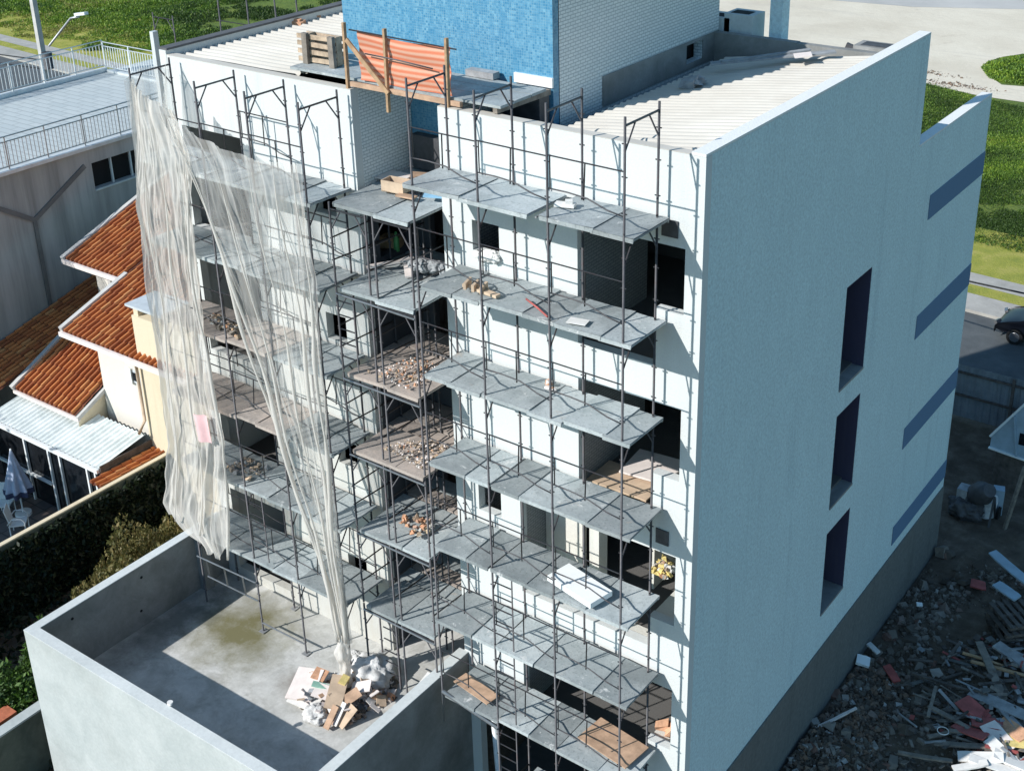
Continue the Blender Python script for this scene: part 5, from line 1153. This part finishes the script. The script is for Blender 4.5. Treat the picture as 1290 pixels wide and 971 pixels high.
def loose(name, px_, py_, d, rot, tilt, mat, label, cat, z=.2):
    p = on(px_, py_, 'z', z); m = MB(); q = rxyz(tilt[0], tilt[1], rot); nn = 7; P_ = []
    for i in range(nn):
        t = (i / (nn - 1) - .5) * d[0]; sk = U(-.06, .06) * d[1] * (i in (0, nn - 1)); wj = d[1] * (1 - .12 * R() * (i in (0, nn - 1))) / 2; bz = .012 * math.sin(i * .7 + px_) * min(1, d[0])
        P_.append([Vector((p.x, p.y, z + .05)) + q @ Vector((t + sk * sy, sy * wj + U(-.005, .005), sz * d[2] / 2 + bz)) for sy, sz in ((-1, -1), (1, -1), (1, 1), (-1, 1))])
    for i in range(nn - 1):
        for e in range(4): m.face([P_[i][e], P_[i][(e + 1) % 4], P_[i + 1][(e + 1) % 4], P_[i + 1][e]])
    m.face(P_[0][::-1]); m.face(P_[-1]); return item(name, m, mat, label, cat, (p.x, p.y, z))
loose('foam_piece', 1087, 834, (.34, .3, .08), .4, (.2, .2), 'foam_white', 'white foam block at the foot of the grey plinth', 'foam block', .15)
loose('foam_piece', 1100, 818, (.4, .14, .05), -.5, (.1, .0), 'white_scrap', 'curled white strip just behind the white foam block', 'strip', .15)
loose('wood_stick', 1053, 906, (1.2, .06, .05), 1.05, (0, -.1), 'pink_board', 'pale stick lying near the plinth in the lot', 'stick', .15)
loose('red_scrap', 1123, 850, (.55, .2, .06), -.7, (.2, .1), 'red_scrap', 'crushed red plastic near the foam block', 'plastic scrap', .2)
loose('red_scrap', 1232, 738, (.4, .3, .05), .3, (.2, .1), 'red_scrap', 'faded red rag on the rubble near the pallet stack', 'rag', .15)
loose('white_scrap', 1158, 763, (.16, .12, .05), .6, (.2, .1), 'foam_white', 'small white block lying alone in the middle of the rubble', 'foam block', .15)
# pallet stack
pc = on(1262, 790, 'z', .4); 
for j in range(4):
    zz = .12 + j * .19; a_ = .75 + U(-.12, .12); q = rz(a_); c = Vector((3.05, 12.3, zz)) + Vector((U(-.1, .1), U(-.1, .1), 0))
    o = thing('wood_pallet', ['lowest old pallet of the dark stack at the right edge', 'second pallet from the bottom of the dark stack', 'third pallet from the bottom of the dark stack', 'topmost old pallet of the dark stack at the right edge'][j], 'pallet', tuple(c), 'stacked old pallets')
    for i in range(7): m = MB(); m.box(c + q @ Vector((-.6 + i * .2, 0, .13)), (.12, 1.1, .025), q); m.build('board', 'old_timber', o)
    for y in (-.45, 0, .45): m = MB(); m.box(c + q @ Vector((0, y, .06)), (1.3, .09, .1), q); m.build('runner', 'old_timber', o)
LBL = ['grey', 'dark', 'brown', 'weathered']
spots = [(1250, 850, 2.2, .2, -.95, 'grey_timber', 'long grey plank slanting across the timber pile'), (1190, 862, 1.6, .07, .1, 'old_timber', 'thin dark batten lying level at the left of the timber pile'),
         (1174, 885, 1.1, .08, 1.75, 'grey_timber', 'short brown batten standing out left of the red sheets'), (1238, 832, 1.0, .06, .2, 'timber', 'thin tan lath at the top of the timber pile'),
         (1262, 845, 1.5, .08, .12, 'timber', 'brownish lath under the long grey plank'), (1200, 908, 1.3, .12, -.2, 'grey_timber', 'grey board left of the red sheets'),
         (1215, 940, 1.4, .14, .45, 'grey_timber', 'dusty grey board below the red sheets'), (1190, 925, .9, .1, .9, 'grey_timber', 'short dusty board by the wire ring'),
         (1228, 925, 1.2, .1, .55, 'grey_timber', 'rough grey batten crossing the dusty board'), (1165, 955, 1.2, .1, .35, 'grey_timber', 'greyish board lowest in the debris'),
         (1275, 830, 1.4, .1, -.5, 'old_timber', 'dark beam right of the thin tan lath'), (1150, 700, 1.0, .05, .2, 'old_timber', 'dark stick near the far end of the plinth')]
for (a, b, L, wd, rot, mat, lab) in spots[:-1]:
    loose('timber_plank', a, b, (L, wd, .05), rot, (U(-.1, .1), U(-.08, .08)), mat, lab, 'plank', .3)
loose('perforated_board', 1275, 828, (1.0, .3, .06), -.35, (.1, .1), 'grey_scrap', 'pale block strip with square holes beside the pallets', 'block', .35)
loose('white_board', 1272, 716, (1.3, .28, .05), -.45, (.1, .15), 'cabinet_blue', 'pale blue board jutting out above the pallet stack', 'board', 1.0)
loose('white_board', 1268, 746, (.7, .3, .05), -.35, (.1, .1), 'cabinet_blue', 'short pale blue board below the longer one', 'board', .9)
reds = [(1225, 895, .7, .5, -.4, 'red_scrap', 'red sheet at the top left of the red scrap'), (1243, 912, .7, .5, .3, 'red_scrap', 'folded red sheet in the middle of the red scrap'), (1222, 922, .8, .4, -.2, 'red_scrap', 'dark red sheet lowest of the red scrap'),
        (1262, 890, 1.6, .35, -.1, 'grey_scrap', 'wide grey panel behind the red sheets'), (1272, 905, 1.2, .22, -.7, 'grey_scrap', 'narrow slate strip over the red sheets'), (1258, 930, .8, .45, -.5, 'pink_board', 'pale pink sheet at the sunlit edge'),
        (1275, 920, .8, .4, -.5, 'orange_brick', 'orange sheet beside the pale pink sheet'), (1285, 935, .7, .4, .3, 'yellow_scrap', 'yellow sheet at the right edge in sun')]
for (a, b, w_, l_, rot, mat, lab) in reds:
    loose('metal_sheet', a, b, (w_, l_, .03), rot, (U(-.25, .25), U(-.2, .2)), mat, lab, 'sheet', .35)
whites = [(1235, 955, 1.0, .3, .4), (1262, 950, .9, .3, -.5), (1252, 966, 1.1, .25, .2), (1280, 962, 1.0, .4, .1), (1222, 966, .8, .2, .7)]
wl = ['white board nearest the red sheets in the sunlit scrap', 'white board pointing up right in the sunlit scrap', 'long white board at the bottom of the sunlit scrap', 'broad white board at the right edge of the sunlit scrap', 'narrow white board at the left tip of the sunlit scrap']
for (a, b, w_, l_, rot), lab in zip(whites, wl): loose('plaster_board', a, b, (w_, l_, .04), rot, (U(-.2, .2), U(-.15, .15)), 'white_scrap', lab, 'board', .35)
m = MB()
for _ in range(800):
    a_, b_ = U(1130, 1330), U(805, 990)
    if R() > ((a_ - 1110) / 150) ** 1.5: continue
    p = on(a_, b_, 'z', .1); L = U(.1, .75) if R() < .6 else U(.06, .2)
    m.box((p.x, p.y, max(0, gz_(p.x, p.y)) + U(.04, .28)), (L, U(.03, .1) if L > .2 else U(.05, .18), U(.012, .04)), rxyz(U(-.4, .4), U(-.3, .3), random.choice((.3, -.4, .9, 1.7)) + U(-.5, .5)), int(U(0, 14)))
m.build('scrap_wood', ['old_timber', 'grey_timber', 'grey_scrap', 'old_timber', 'grey_timber', 'red_scrap', 'grey_scrap', 'old_timber', 'old_timber', 'grey_timber', 'plinth_grey', 'old_timber', 'grey_timber', 'grey_scrap'], None, tuple(on(1230, 900, 'z', 0)), kind='stuff', label='splintered laths, tile bits and offcuts strewn over the lower right of the lot')
c = on(1188, 920, 'z', .45); m = MB(); m.tube([c + Vector((.13 * math.cos(t * .4), .13 * math.sin(t * .4), 0)) for t in range(17)], .012, 6); item('wire_ring', m, 'white_scrap', 'small white wire ring on the grey boards', 'ring', tuple(c))
for o in bpy.data.objects:
    if '_off' in o: del o['_off']
